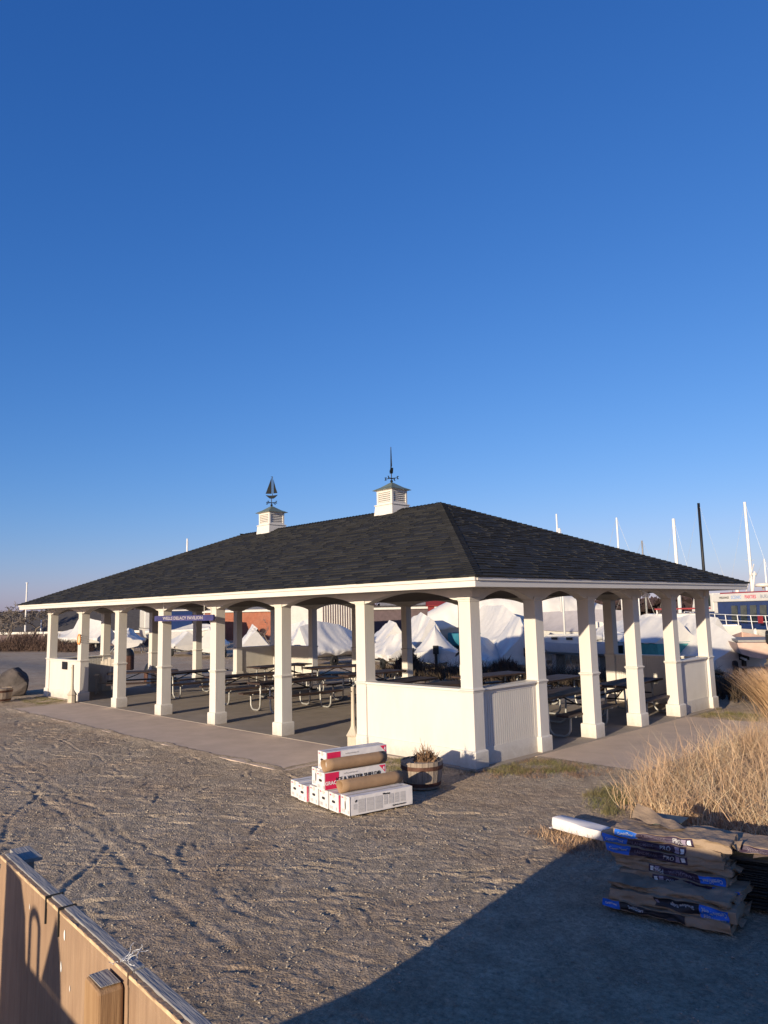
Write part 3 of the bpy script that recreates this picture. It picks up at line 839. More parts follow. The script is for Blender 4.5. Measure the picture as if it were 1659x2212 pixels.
for i, (x, y, a, lb) in enumerate(TABLES):
    o = tab0 if i == 0 else dup(tab0, (x, y, 0))
    o.location = (x, y, 0.0); o.rotation_euler = (0, 0, R(a))
    tag(o, lb, 'picnic table', 'picnic tables under the pavilion roof')

# ================================================================== BOXES OF ROOFING MEMBRANE
BW, BL, BH = .205, .875, .2
def make_box_mesh(m, W=BW, L_=BL, H=BH):
    m.box(0, W, 0, L_, 0, H)
def box_thing(x, y, z, rot, label, side='red', end='slot', W=BW, H=BH):
    t = empty('carton', (x, y, z), R(rot), label, 'box', 'white cartons of roofing membrane stacked on the gravel')
    m = MB(); sd = Vector((x * 13, y * 7, z * 5))
    def wob(p):
        q = mnoise.noise_vector(p * 9 + sd) * .006 + mnoise.noise_vector(p * 24 + sd) * .002
        return (p.x + min(0, q.x) if p.x > W / 2 else p.x + max(0, q.x), p.y + max(0, q.y) if p.y < BL / 2 else p.y + min(0, q.y), p.z + min(0, q.z) if p.z > H / 2 else p.z)
    def face(f, nu, nv, fl):
        P = [[wob(Vector(f(i / nu, j / nv))) for j in range(nv + 1)] for i in range(nu + 1)]
        m.grid(P if fl else [r_[::-1] for r_ in P])
    face(lambda u, v: (u * W, v * BL, H), 4, 14, True); face(lambda u, v: (u * W, v * BL, 0), 4, 14, False)
    face(lambda u, v: (u * W, 0, v * H), 4, 4, True); face(lambda u, v: (u * W, BL, v * H), 4, 4, False)
    face(lambda u, v: (0, u * BL, v * H), 14, 4, False); face(lambda u, v: (W, u * BL, v * H), 14, 4, True)
    m.build('carton_body', 'cardwhite', parent=t)
    m = MB()
    m.add([(W * .5 - .02, -.0025, H - .05), (W * .5 + .02, -.0025, H - .05), (W * .5 + .02, -.0025, H + .0012), (W * .5 - .02, -.0025, H + .0012), (W * .5 + .02, BL, H + .0012), (W * .5 - .02, BL, H + .0012)], [(0, 1, 2, 3), (3, 2, 4, 5)])
    m.build('tape', 'cardtape', parent=t)
    # end face (toward -y): dark hand slot and a little red print
    m = MB()
    def blob(cx, cz, w, h, mi, yy=-.0015):
        n = 14
        pl = [(cx + w / 2 * math.copysign(abs(math.cos(2 * math.pi * k / n)) ** .6, math.cos(2 * math.pi * k / n)), cz + h / 2 * math.copysign(abs(math.sin(2 * math.pi * k / n)) ** .8, math.sin(2 * math.pi * k / n))) for k in range(n)]
        m.add([(p[0], yy, p[1]) for p in pl], [tuple(range(n))], mi)
    if end == 'slot': blob(W * .5, H * .53, .075, .030, 0)
    else:
        blob(W * .5, H * .5, .022, .10, 0)
    m.add([(.02, -.0015, H - .035), (.045, -.0015, H - .035), (.045, -.0015, H - .018), (.02, -.0015, H - .018)], [(0, 1, 2, 3)], 1)
    m.add([(.05, -.0015, H - .032), (.14, -.0015, H - .032), (.14, -.0015, H - .022), (.05, -.0015, H - .022)], [(0, 1, 2, 3)], 2)
    for (a, c) in ((.02, .05), (.06, .085), (.15, .18)):
        m.add([(a, -.0015, .02), (c, -.0015, .02), (c, -.0015, .055), (a, -.0015, .055)], [(0, 1, 2, 3)], 3)
    m.build('end_print', ['cardink', 'cardred', 'cardpale', 'cardgrey'], parent=t)
    X = W + .0016
    if side in ('red', 'label'):
        m = MB()
        w = .20 if side == 'label' else .03
        m.add([(X, .012, .006), (X, w, .006), (X, w, H - .006), (X, .012, H - .006)], [(0, 1, 2, 3)])
        m.build('red_label', 'cardred', parent=t)
        if side == 'label':
            m = MB(); m.add([(X, BL - .10, H - .008), (X, BL - .012, H - .095), (X, BL - .012, H - .008)], [(0, 1, 2)])
            m.build('red_corner', 'cardred', parent=t)
    if side == 'label':
        Mx = lambda y, z: frame_M((X + .001, y, z), (0, 1, 0), (0, 0, 1))
        text_obj('lettering', 'GRACE', .058, 'wraptext', Mx(.105, .075), t, bold=.0015)
        text_obj('lettering', 'ICE & WATER SHIELD\u00ae', .062, 'cardink', Mx(.475, .105), t, bold=.0012)
        text_obj('lettering', 'roofing underlayment', .022, 'cardgrey', Mx(.36, .165), t)
        m = MB()
        m.add([(X + .0012, BL - .045, H - .05), (X + .0012, BL - .022, H - .072), (X + .0012, BL - .022, H - .03), (X + .0012, BL - .035, H - .026)], [(0, 1, 2, 3)])
        m.build('emblem', 'wraptext', parent=t)
    if side == 'fine':
        m = MB()
        m.add([(X, .0, 0), (X, .008, 0), (X, .008, H), (X, .0, H)], [(0, 1, 2, 3)], 0)
        y = .05
        rq = random.Random(5)
        for k, w in enumerate((.065, .115, .115, .115, .075, .085, .08, .09)):
            z0, z1 = (.02, .165)
            if k == 0: z0, z1 = .06, .12
            if k > 3: z0 = .055
            m.add([(X, y, z0), (X, y + w - .018, z0), (X, y + w - .018, z1), (X, y, z1)], [(0, 1, 2, 3)], 1)
            y += w
        m.build('fine_print', ['cardink', 'cardgrey'], parent=t)
        Mx = lambda yy, z: frame_M((X + .001, yy, z), (0, 1, 0), (0, 0, 1))
        text_obj('lettering', 'Warnings', .026, 'cardink', Mx(.50, .176), t, bold=.0006)
        text_obj('lettering', 'Application instructions', .02, 'cardink', Mx(.68, .030), t, bold=.0004)
        m = MB()
        m.add([(X + .001, .075, .135), (X + .001, .10, .15), (X + .001, .095, .168), (X + .001, .07, .155)], [(0, 1, 2, 3)])
        m.build('emblem', 'cardink', parent=t)
    return t
MAT['cardtape'] = mat('packing_tape', (0.55, 0.51, 0.45), 0.25, 6, 0.06)
MAT['cardpale'] = mat('pale_red_print', (0.62, 0.40, 0.42), 0.6, 60, 0.15)
rotb = -10.2
gzb = .0
box_thing(.275, -2.80, gzb, rotb, 'white carton at the near right of the bottom layer, side covered in grey fine print', 'fine', 'tall', W=.195, H=.205)
box_thing(.060, -2.795, gzb, rotb, 'white carton second from the near right in the bottom layer, thin red edge showing', 'red')
box_thing(-.165, -2.76, gzb, rotb, 'white carton in the middle of the bottom layer, under the middle carton', 'none')
box_thing(-.390, -2.725, gzb, rotb, 'white carton of the bottom layer between the red-sided one and the middle one', 'none')
box_thing(-.610, -2.735, gzb, rotb + 1.5, 'white carton at the left of the bottom layer with a bright red side', 'red', H=.19)
box_thing(-.835, -2.675, gzb, rotb + 1, 'white carton at the far left end of the bottom layer', 'none', H=.195)
box_thing(-.160, -2.80, .207, rotb, 'white carton on the second layer with red label and black lettering', 'label', W=.18)
box_thing(-.375, -2.70, .207, rotb, 'white carton on the second layer, left of the labelled one, upright slot', 'none', 'tall', W=.195, H=.205)
box_thing(-.255, -2.70, .414, rotb, 'white carton alone on top of the stack with red label', 'label', W=.20, H=.205)

def paper_tube(x, y, z, rot, label, tilt=0.0):
    t = empty('paper_roll', (x, y, z), R(rot), label, 'paper roll')
    m = MB()
    n = 28; L_ = .86
    for (r0, r1) in ((.067, .067),):
        P = []
        for i in range(9):
            yy = L_ * i / 8
            row = []
            for k in range(n + 5):
                a = 2 * math.pi * k / n + 1.2
                r = .068 - .0012 * k / n * 2 + .002 * math.sin(3 * a + i)
                row.append((r * math.cos(a), yy + .008 * math.sin(a * 2), r * math.sin(a) + tilt * yy))
            P.append(row)
        m.grid(P)
    o = m.build('roll_paper', 'kraft', parent=t, smooth=True)
    md = o.modifiers.new('thick', 'SOLIDIFY'); md.thickness = .004; md.offset = -1
    return t
paper_tube(.225, -2.775, .275, rotb, 'brown paper roll lying on the bottom layer of white cartons')
paper_tube(-.015, -2.81, .482, rotb, 'brown paper roll lying on the second layer of white cartons')

# ================================================================== HALF BARREL PLANTERS
def barrel(name_label, x, y, z, s=1.0, plant=True, seed=1):
    t = empty('barrel_planter', (x, y, z), R(20 * seed), name_label, 'planter', 'half barrel planters')
    m = MB(); n = 22
    prof = [(.225, 0), (.255, .12), (.272, .25), (.276, .335), (.252, .335), (.245, .27), (.0, .27)]
    rq = random.Random(seed)
    for k in range(n):
        a0, a1 = 2 * math.pi * k / n, 2 * math.pi * (k + .94) / n
        dr = rq.random() * .006
        vs = []
        for (r, zz) in prof[:5]:
            for a in (a0, a1): vs.append(((r + dr) * s * math.cos(a), (r + dr) * s * math.sin(a), (zz + (rq.random() * .006 if zz > .3 else 0)) * s))
        fs = [(i * 2, i * 2 + 1, i * 2 + 3, i * 2 + 2) for i in range(4)]
        m.add(vs, fs)
    m.lathe([(.222 * s, .0), (.25 * s, .12 * s), (.266 * s, .25 * s), (.268 * s, .32 * s)], 40)
    m.build('staves', 'barrel', parent=t)
    for (z0, z1, r0, r1) in ((.235, .285, .279, .282), (.03, .075, .245, .252)):
        h = MB(); h.lathe([(r0 * s, z0 * s), (r1 * s, z1 * s), ((r1 - .006) * s, z1 * s), ((r0 - .006) * s, z0 * s)], 40, close=False)
        h.build('hoop', 'hoop', parent=t, smooth=False)
    d = MB(); P = []
    for i in range(7):
        r = .25 * s * i / 6
        P.append([(r * math.cos(2 * math.pi * k / 20), r * math.sin(2 * math.pi * k / 20), (.27 + .02 * math.sin(k * 2.1 + i) * (i < 6)) * s) for k in range(21)])
    d.grid(P); d.build('soil', 'soil', parent=t, smooth=True)
    if plant:
        g = MB()
        for k in range(190):
            a = rq.random() * 6.28; r = rq.random() ** .5 * .14 * s
            px, py = r * math.cos(a) + .04, r * math.sin(a) + .03
            hgt = (.10 + .20 * rq.random()) * (1.25 - r / .2) * s
            lx, ly = rq.gauss(0, .05), rq.gauss(0, .05)
            pts = [(px, py, .265 * s), (px + lx * .4, py + ly * .4, .265 * s + hgt * .6), (px + lx, py + ly, .265 * s + hgt)]
            g.tube(pts, [.004, .003, .0015], 4, caps=False)
            if rq.random() < .7:
                for q in range(3):
                    b_ = Vector(pts[1]); e = b_ + Vector((rq.gauss(0, .03), rq.gauss(0, .03), .02 + rq.random() * .03)); sd = Vector((rq.gauss(0, .008), rq.gauss(0, .008), .004))
                    g.add([b_ - sd, b_ + sd, e], [(0, 1, 2)])
        g.build('dried_plant', 'deadplant', parent=t)
    return t
MAT['deadplant'] = mat('dead_plant', (.25, .15, .085), .9, 20, .3)
barrel('weathered half barrel planter with dried plant beside the white cartons', .06, -1.20, -.01, 1.0, True, 1)
barrel('weathered half barrel planter at the left edge before the boulder', -16.25, -1.35, -.02, 1.15, False, 3)

# ================================================================== BOULDER
def boulder():
    t = empty('boulder', (-18.05, -.6, -.05), 0, 'large dark angular boulder left of the pavilion', 'boulder')
    pts = [Vector(p) for p in [(-1.15, -.5, 0), (-1.0, .6, 0), (.05, .62, 0), (.78, .35, .0), (.62, -.25, 0), (.05, -.5, 0), (.60, .0, .30), (1.0, .42, .50), (.78, .15, .72), (.30, .10, 1.03), (.05, .35, 1.02), (-.12, -.06, .84), (.18, -.28, .70), (-.62, -.22, .52), (-.95, -.1, .34), (-.55, .4, .70), (.25, .62, .75)]]
    pts = [Vector((p.x * .88 - .1, p.y * .88, p.z * .86)) for p in pts]
    import bmesh
    bm = bmesh.new()
    for p in pts: bm.verts.new(p)
    r = bmesh.ops.convex_hull(bm, input=bm.verts)
    bmesh.ops.delete(bm, geom=[v for v in bm.verts if not v.link_faces], context='VERTS')
    bmesh.ops.bevel(bm, geom=list(bm.edges), offset=.03, segments=1, affect='EDGES')
    bmesh.ops.triangulate(bm, faces=bm.faces)
    bmesh.ops.subdivide_edges(bm, edges=bm.edges, cuts=3, use_grid_fill=True)
    bm.normal_update()
    for v in bm.verts:
        v.co += v.normal * (mnoise.fractal(v.co * 2.6, 1.0, 2.1, 5) * .05)
    me = bpy.data.meshes.new('rock'); bm.to_mesh(me); bm.free()
    me.materials.append(MAT['stone'])
    o = bpy.data.objects.new('rock', me); COL.objects.link(o); o.parent = t
boulder()

# ================================================================== SMOKERS' POSTS
def make_post():
    t = empty('ash_receptacle', (0, 0, 0), 0)
    m = MB(); n = 8
    m.lathe([(.118, 0), (.118, .012), (.108, .02), (.108, .195), (.125, .205), (.128, .22), (.118, .23), (.06, .325), (.042, .37)], n)
    m.build('base', 'tanplastic', parent=t, rotz=R(20))
    m = MB(); m.lathe([(.042, .37), (.036, .5), (.030, .99), (.034, .995), (.034, 1.01), (.012, 1.02)], 16)
    m.lathe([(.007, .0), (.007, .002)], 8, (0.03, 0, .9))
    m.build('stem', 'tanplastic', parent=t, autosmooth=40)
    m = MB(); m.box(-.012, .012, -.037, -.02, .93, .945); m.build('opening', 'black', parent=t)
    return t
p0 = make_post(); p0.location = (-2.68, .04, 0)
tag(p0, 'tan smokers post with tall thin neck beside the smooth half wall, behind the cartons', 'ashtray', 'tan smokers posts')
p1 = dup(p0, (-13.98, -.22, 0), 0, 'tan smokers post with tall thin neck in front of the far left half wall'); p1['group'] = 'tan smokers posts'

# ================================================================== SIGNS
t = empty('hanging_sign', (-8.1, -.16, 2.235), R(0), 'long navy sign with pale serif lettering hung under the front eave', 'sign')
m = MB(); pl = []
w, h, r = 1.30, .062, .03
for (cx, cz, a0) in ((w - r, -h + r, -90), (w - r, h - r, 0), (-w + r, h - r, 90), (-w + r, -h + r, 180)):
    for k in range(5):
        a = R(a0 + 90 * k / 4); pl.append((cx + r * math.cos(a), cz + r * math.sin(a)))
m.prism(pl, 'y', -.02, .02)
m.build('sign_board', 'signblue', parent=t)
text_obj('lettering', 'WELLS DELACY PAVILION', .098, 'signtext', frame_M((0, -.0225, -.002), (1, 0, 0), (0, 0, 1)), t, bold=.0022, sx=1.55)
for x in (-.9, .9):
    m = MB(); m.tube([(x, 0, .062), (x, -.0, .355)], .006, 6); m.lathe([(.012, -.0), (.02, .01), (.012, .02)], 8, (x, 0, .06)); m.build('hanger', 'steelrail', parent=t)

m = MB(); m.box(-15.39, -15.06, .02, .043, .83, 1.05)
o = m.build('plaque', 'black', bevel=.004); tag(o, 'small black square plaque on the far left half wall', 'plaque')

t = empty('wall_ornament', (-14.2, .03, 1.70), 0, 'orange oval ornament with hooks on the second column from the far left', 'ornament')
m = MB(); n = 28
P = []
for i in range(n + 1):
    a = 2 * math.pi * i / n
    c = Vector((.088 * math.cos(a), -.02, .135 * math.sin(a)))
    o_ = Vector((math.cos(a), 0, math.sin(a)))
    P.append([tuple(c + o_ * .020 * math.cos(b_) + Vector((0, -1, 0)) * .016 * math.sin(b_)) for b_ in [2 * math.pi * k / 8 for k in range(9)]])
m.grid(P); m.build('rim', 'orange', parent=t, smooth=True)
m = MB(); m.add([(.085 * math.cos(2 * math.pi * k / n), -.012, .132 * math.sin(2 * math.pi * k / n)) for k in range(n)], [tuple(range(n))])
m.add([(.085 * math.cos(2 * math.pi * k / n), -.001, .132 * math.sin(2 * math.pi * k / n)) for k in range(n)], [tuple(range(n))[::-1]])
m.build('face', 'orangepale', parent=t)
m = MB()
for k in range(4):
    z = .10 - k * .062
    m.tube([(.05, .0, z), (.13, .0, z + .004), (.17, -.02, z + .012), (.178, -.045, z + .03)], .007, 5)
m.build('hook', 'darkmetal', parent=t)

# ================================================================== TRASH BIN AND CHAIR AT THE FAR END
t = empty('trash_bin', (-29.6, 8.8, -.35), 0, 'black domed litter bin with reddish wooden body out on the gravel beyond the far tables', 'trash bin')
m = MB()
for k in range(12):
    a = 2 * math.pi * (k + .5) / 12
    M_ = Matrix.Translation((.27 * math.cos(a), .27 * math.sin(a), 0)) @ Matrix.Rotation(a, 4, 'Z')
    m.box(-.012, .012, -.062, .062, .03, .72, 0, M_)
m.build('slat_body', 'hoop', parent=t)
m = MB(); m.lathe([(.25, .0), (.25, .72)], 20); m.build('liner', 'black', parent=t)
m = MB(); m.lathe([(.29, .72), (.295, .76), (.27, .86), (.22, .98), (.12, 1.06), (.01, 1.09)], 24); m.build('dome_lid', 'black', parent=t, autosmooth=50)
t2 = dup(t, (-18.6, 4.5, -.40), 0, 'dark domed litter bin standing just beyond the far end of the pavilion floor')
t = empty('chair', (-15.75, 1.55, 0), R(150), 'pale slatted wooden armchair by the far left half wall', 'chair')
m = MB()
for k in range(5): m.box(-.24 + k * .1, -.15 + k * .1, -.25, .25, .32 - .01 * k, .34 - .01 * k)
m.build('seat', 'chairwhite', parent=t)
m = MB()
for k in range(5):
    M_ = Matrix.Translation((.26, 0, .25)) @ Matrix.Rotation(R(16), 4, 'Y')
    m.box(0, .018, -.25 + k * .102, -.16 + k * .102, 0, .72 + .05 * (2 - abs(k - 2)), 0, M_)
m.build('backrest', 'chairwhite', parent=t)
for s in (-1, 1):
    m = MB(); m.box(-.30, .36, s * .31 - .055, s * .31 + .055, .53, .552); m.build('armrest', 'chairwhite', parent=t)
    for (a, c) in ((-.27, .53), (.22, .53)):
        m = MB(); m.box(a, a + .07, s * .29 - .02, s * .29 + .02, 0, c); m.build('leg', 'chairwhite', parent=t)

# ================================================================== SHINGLE BUNDLES
def bundle(x, y, z, rot, H, label, scheme, flip, seed, L_=.87, W=.31, cr=.016, roll=0.0):
    t = empty('shingle_bundle', (x, y, z), R(rot), label, 'shingle bundle', 'paper wrapped shingle bundles in the pile')
    rq = random.Random(seed)
    nx, ny, nz = 48, 12, 8
    off = Vector((seed * 3.7, seed * 1.9, seed * .7))
    def disp(p):
        n = mnoise.noise_vector(Vector((p.x * 5.5, p.y * 7, p.z * 14)) + off)
        n2 = mnoise.noise_vector(Vector((p.x * 14, p.y * 16, p.z * 34)) + off)
        n3 = mnoise.noise(Vector((p.x * 9, p.y * 3, p.z * 60)) + off)
        e = Vector((n.x * .8, n.y * .8, n.z * .55)) * cr * 1.3 + n2 * cr * .65 + Vector((0, n3 * cr * .6, 0))
        sag = -.008 * math.cos(p.x / L_ * math.pi * 2 + seed)
        return Vector((p.x, p.y, p.z)) + Vector((e.x, e.y, e.z + sag * (p.z / H)))
    m = MB()
    for (axis, val, nu, nv) in (('z', H, nx, ny), ('z', 0, nx, ny), ('y', -W / 2, nx, nz), ('y', W / 2, nx, nz), ('x', -L_ / 2, ny, nz), ('x', L_ / 2, ny, nz)):
        P = []
        for i in range(nu + 1):
            row = []
            for j in range(nv + 1):
                u, v = i / nu, j / nv
                if axis == 'z': p = Vector(((u - .5) * L_, (v - .5) * W, val))
                elif axis == 'y': p = Vector(((u - .5) * L_, val, v * H))
                else: p = Vector((val, (u - .5) * W, v * H))
                row.append(tuple(disp(p)))
            P.append(row)
        fl = (axis == 'z' and val > 0) or (axis == 'y' and val > 0) is False and axis == 'y' or (axis == 'x' and val > 0)
        m.grid(P if fl else [r_[::-1] for r_ in P])
    body = m.build('wrapper', 'kraft2', parent=t, smooth=True)
    # printed bands on the front face (toward -y)
    def band(name, x0, x1, z0, z1, mt, lift=.0045):
        b_ = MB(); P = []
        n = max(2, int((x1 - x0) / .012))
        for i in range(n + 1):
            xx = x0 + (x1 - x0) * i / n
            P.append([tuple(disp(Vector((xx, -W / 2, z0 + (z1 - z0) * j / 10))) + Vector((0, -lift, 0))) for j in range(11)])
        b_.grid(P); return b_.build(name, mt, parent=t, smooth=True)
    sgn = -1 if flip else 1
    def bx(a, c): return (a, c) if not flip else (-c, -a)
    e = L_ / 2
    def txt(body_, size, mt, xc, zc, up=True):
        fl = flip if up else not flip
        p = disp(Vector((xc * sgn, -W / 2, zc)))
        Mf = frame_M((p.x, p.y - .0045, p.z), (-1 if fl else 1, 0, 0), (0, 0, -1 if fl else 1))
        o = text_obj('lettering', body_, size, mt, Mf, t, bold=size * .02, depth=.0005)
        # lay the print on the creased paper
        for v in o.data.vertices:
            q = disp(Vector((v.co.x - (p.x - xc * sgn), -W / 2, v.co.z - (p.z - zc))))
            v.co = Vector((q.x, q.y - .0075, q.z))
        return o
    zt, zb = H * .95, H * .06
    if scheme == 'landmark':
        band('blue_band', *bx(-e + .01, -e + .20), zb, zt, 'wrapblue')
        band('purple_band', *bx(-e + .203, e - .26), zb, zt, 'wrappurple')
        txt('CertainTeed', H * .42, 'wraptext', -e + .105, H * .5)
        txt('LANDMARK', H * .52, 'wraptext2', -e + .33, H * .5)
        txt('PRO', H * .64, 'wraptext', -e + .505, H * .5)
        band('code_patch', *bx(e - .34, e - .31), H * .2, H * .85, 'wraptext2', .0065)
        band('code_patch', *bx(e - .30, e - .275), H * .25, H * .8, 'wraptext', .0065)
    elif scheme == 'ridge':
        band('blue_band', *bx(-e + .05, -e + .24), zb, zt, 'wrapblue')
        band('black_band', *bx(-e + .243, -e + .56), H * .2, zt, 'wrapblack')
        txt('CertainTeed', H * .38, 'wraptext', -e + .145, H * .6)
        txt('CertainTeed', H * .34, 'wraptext', -e + .145, H * .22)
        txt('Shadow Ridge', H * .34, 'wraptext', -e + .36, H * .62)
        band('code_patch', *bx(-e + .53, -e + .552), H * .45, H * .8, 'wraptext2', .0065)
    elif scheme == 'start':
        band('blue_band', -e + .0, -e + .14, zb, zt, 'wrapblue')
        band('black_band', -e + .143, e - .30, zb, zt * .95, 'wrapblack')
        p = disp(Vector((0, -W / 2, 0)))
        for (s_, mt, xc) in (('CertainTeed', 'wraptext', -e + .07), ('SwiftStart', 'wraptext', -e + .26)):
            q0 = Vector((xc, -W / 2, H * .5)); q = disp(q0)
            o = text_obj('lettering', s_, H * (.30 if s_[0] == 'C' else .46), mt, frame_M((q.x, q.y - .0045, q.z), (1, 0, 0), (0, 0, 1)), t, bold=H * .01, depth=.0005)
            for v in o.data.vertices:
                k = disp(Vector((v.co.x - (q.x - q0.x), -W / 2, v.co.z - (q.z - q0.z)))); v.co = Vector((k.x, k.y - .0075, k.z))
    # torn loose end of paper
    if rq.random() < .8:
        b_ = MB(); P = []
        s = -1 if rq.random() < .5 else 1
        y0 = -W / 2 + rq.random() * .05
        for i in range(9):
            u = i / 8
            P.append([(s * (L_ / 2 - .01 + v_ * (.02 + .04 * u)) , y0 + u * W * .7, H * .5 + (H * .6) * (v_ - .2) * math.sin(u * 5 + seed) + .012 * math.sin(u * 9)) for v_ in (0, .33, .66, 1)])
        b_.grid(P); b_.build('torn_flap', 'kraft2', parent=t, smooth=True)
    return t
bundle(4.275, -3.015, .0, 8.0, .062, 'lowest front shingle bundle with a blue end and white print at its left', 'start', False, 1, L_=.92)
bundle(4.31, -2.99, .060, 9.5, .085, 'crumpled front shingle bundle with upside-down print and blue right end, second from the ground', 'ridge', True, 2, cr=.018, L_=.90)
bundle(4.27, -2.96, .140, 8.0, .050, 'plain crumpled brown bundle on top of the front pair', 'plain', False, 21, cr=.030, L_=.88)
bundle(4.24, -2.68, .0, 6.5, .07, 'lowest shingle bundle of the rear pile', 'plain', False, 3)
bundle(4.22, -2.67, .07, 9.5, .07, 'plain shingle bundle second from the ground in the rear pile', 'plain', False, 31, cr=.02)
bundle(4.27, -2.73, .138, 7.5, .070, 'shingle bundle with upside-down print and blue right end, just above the front bundles', 'landmark', True, 4, L_=.90, cr=.014)
bundle(4.20, -2.715, .205, 6.0, .068, 'shingle bundle with upside-down print and blue right end in the middle of the pile', 'landmark', True, 5, cr=.016, L_=.84)
bundle(4.18, -2.70, .270, 8.5, .050, 'plain brown bundle with folded paper in the middle of the pile', 'plain', False, 51, cr=.026, L_=.90)
bundle(4.15, -2.735, .318, 10.0, .066, 'shingle bundle with upright print and blue left end, third from the top', 'landmark', False, 6, cr=.015, L_=.9)
bundle(4.13, -2.72, .380, 7.5, .062, 'shingle bundle with upright print and blue left end, second from the top', 'landmark', False, 7, L_=.92, cr=.015)
bundle(4.20, -2.71, .442, 9.5, .062, 'top shingle bundle of the pile, sunlit, with blue left end', 'landmark', False, 8, cr=.018, L_=.88)

def loose_pile():
    t = empty('shingle_stack', (4.88, -2.32, 0), R(14), 'dark loose shingles stacked unwrapped behind the paper bundles', 'shingle stack')
    rq = random.Random(4); m = MB(); z = 0.0
    while z < .36:
        h = .006 + rq.random() * .006
        M_ = Matrix.Translation((rq.gauss(0, .025), rq.gauss(0, .02), z)) @ Matrix.Rotation(rq.gauss(0, .05), 4, 'Z') @ Matrix.Rotation(rq.gauss(0, .012), 4, 'Y')
        m.box(-.46, .46, -.17, .17, 0, h, 0, M_); z += h * .95
    m.build('shingle_leaf', 'shingleloose', parent=t)
    b_ = MB(); P = []
    for i in range(13):
        u = i / 12
        P.append([(-.2 + u * .75, -.2 + .05 * math.sin(u * 6) + v * .36, .375 + .02 * math.sin(u * 8 + v * 3) - .04 * u * u) for v in (0, .25, .5, .75, 1)])
    b_.grid(P); b_.build('paper_sheet', 'kraft2', parent=t, smooth=True)
loose_pile()
bundle(4.62, -2.36, .39, 11, .06, 'shingle bundle lying on the dark loose shingles, blue right end in the sun', 'landmark', True, 12, L_=.86, cr=.016)

# dark metal flashing box behind the pile
m = MB()
t = empty('flashing_box', (4.02, -2.45, .45), R(8), 'dark grey metal box lying on top behind the shingle bundles', 'metal box')
m.box(-.14, .14, -.09, .09, 0, .065)
m.build('box_body', 'darkflash', parent=t, bevel=.004)
m = MB(); m.box(-.15, .15, -.10, .10, .067, .072); m.build('lid', 'darkflash', parent=t)
# curled piece of wrapper at the top left of the pile
b_ = MB(); P = []
for i in range(13):
    u = i / 12
    P.append([(-.02 + u * .40, -.02 + .14 * v, .02 + .10 * (1 - u) ** 1.5 * (.3 + v) + .012 * math.sin(u * 14 + v * 4)) for v in (0, .25, .5, .75, 1)])
b_.grid(P)
o = b_.build('torn_wrapper', 'kraft2', smooth=True); o.location = (3.88, -2.72, .50); o.rotation_euler = (0, 0, R(4))
tag(o, 'torn brown wrapper paper curling up on top of the shingle bundles', 'paper')

# long white carton on the ground
t = empty('long_carton', (2.43, -1.66, 0), R(-7.5), 'long white carton on the gravel, running behind the shingle bundles', 'box')
m = MB(); P = []
L_ = 2.75
for i in range(31):
    u = i / 30; row = []
    for (y, z) in ((-.085, 0), (-.09, .04), (-.088, .098), (-.08, .104), (.0, .107), (.08, .104), (.088, .098), (.09, .04), (.085, 0), (-.085, 0)):
        q = mnoise.noise_vector(Vector((u * 9, y * 20, z * 20)))
        row.append((u * L_, y + q.y * .012, max(0, z + q.z * .010 - .01 * math.exp(-((u - .2) / .05) ** 2) * (z > .1))))
    P.append(row)
m.grid(P)
m.add([P[0][k] for k in range(9)], [tuple(range(9))[::-1]]); m.add([P[-1][k] for k in range(9)], [tuple(range(9))])
m.build('carton_body', 'cardwhite', parent=t, autosmooth=45)
m = MB(); m.box(-.02, .004, -.12, .05, .004, .012); m.build('end_flap', 'cardwhite', parent=t)

# ================================================================== PLYWOOD-SIDED TRAILER
TR = Vector((4.333, -7.754, 0))
t = empty('trailer', TR + Vector((0.0, .025, 0)), R(-4.2), 'plywood-sided trailer with grey weathered top edge at the lower left', 'trailer')
def tl(mb): mb.v = [(v[0] - TR.x, v[1] - TR.y, v[2] - TR.z) for v in mb.v]; return mb
ZT = 1.5
YW = -7.754
SX = 5.402
prof = [(3.85, .10), (3.852, .395), (3.91, .577), (3.95, .763), (3.975, .926), (4.005, 1.08), (4.035, 1.17), (4.11, 1.25), (4.23, 1.33), (4.29, ZT), (SX - .006, ZT), (SX - .006, .10)]
def side(y0, y1, prof, name='side_wall', mt='plywood'):
    m = MB(); m.prism(prof, 'y', y0, y1); return tl(m).build(name, mt, parent=t, bevel=.002)
def ragged_top(x0, x1, y0, y1, zb, seed, mt, name, amp):
    # board with chipped upper edge
    rq = random.Random(seed); n = int((x1 - x0) / .012)
    top = []
    for i in range(n + 1):
        x = x0 + (x1 - x0) * i / n
        top.append((x, ZT - .002 - amp * max(0, mnoise.noise(Vector((x * 14, seed, 0))) + .1) - amp * .5 * rq.random()))
    m = MB(); m.prism([(x0, zb)] + [(x1, zb)] + top[::-1], 'y', y0, y1)
    return tl(m).build(name, mt, parent=t)
for (pr, xa, xb) in ((prof, 4.28, SX - .006), ([(SX + .004, .55), (SX + .004, ZT), (9.2, ZT), (9.2, .55)], SX + .004, 9.2)):
    side(YW - .011, YW - .001, [(p[0], p[1] if p[1] < ZT else ZT - .030) for p in pr])
    ragged_top(xa, min(xb, 6.6), YW - .0115, YW - .001, ZT - .0298, int(xa * 10), 'plywood', 'side_wall', .004)
    ragged_top(xa, min(xb, 6.6), YW - .0125, YW - .0116, ZT - .012, int(xa * 13), 'edgewood', 'splintered_edge', .007)
    side(YW, YW + .029, pr, 'weathered_edge_board', 'greywood')
m = MB(); m.prism([(5.292, .6), (5.384, .6), (5.384, 1.462), (5.378, 1.470), (5.30, 1.474), (5.292, 1.466)], 'y', YW - .070, YW - .0135)
tl(m).build('stake_post', 'lumber', parent=t, bevel=.007)
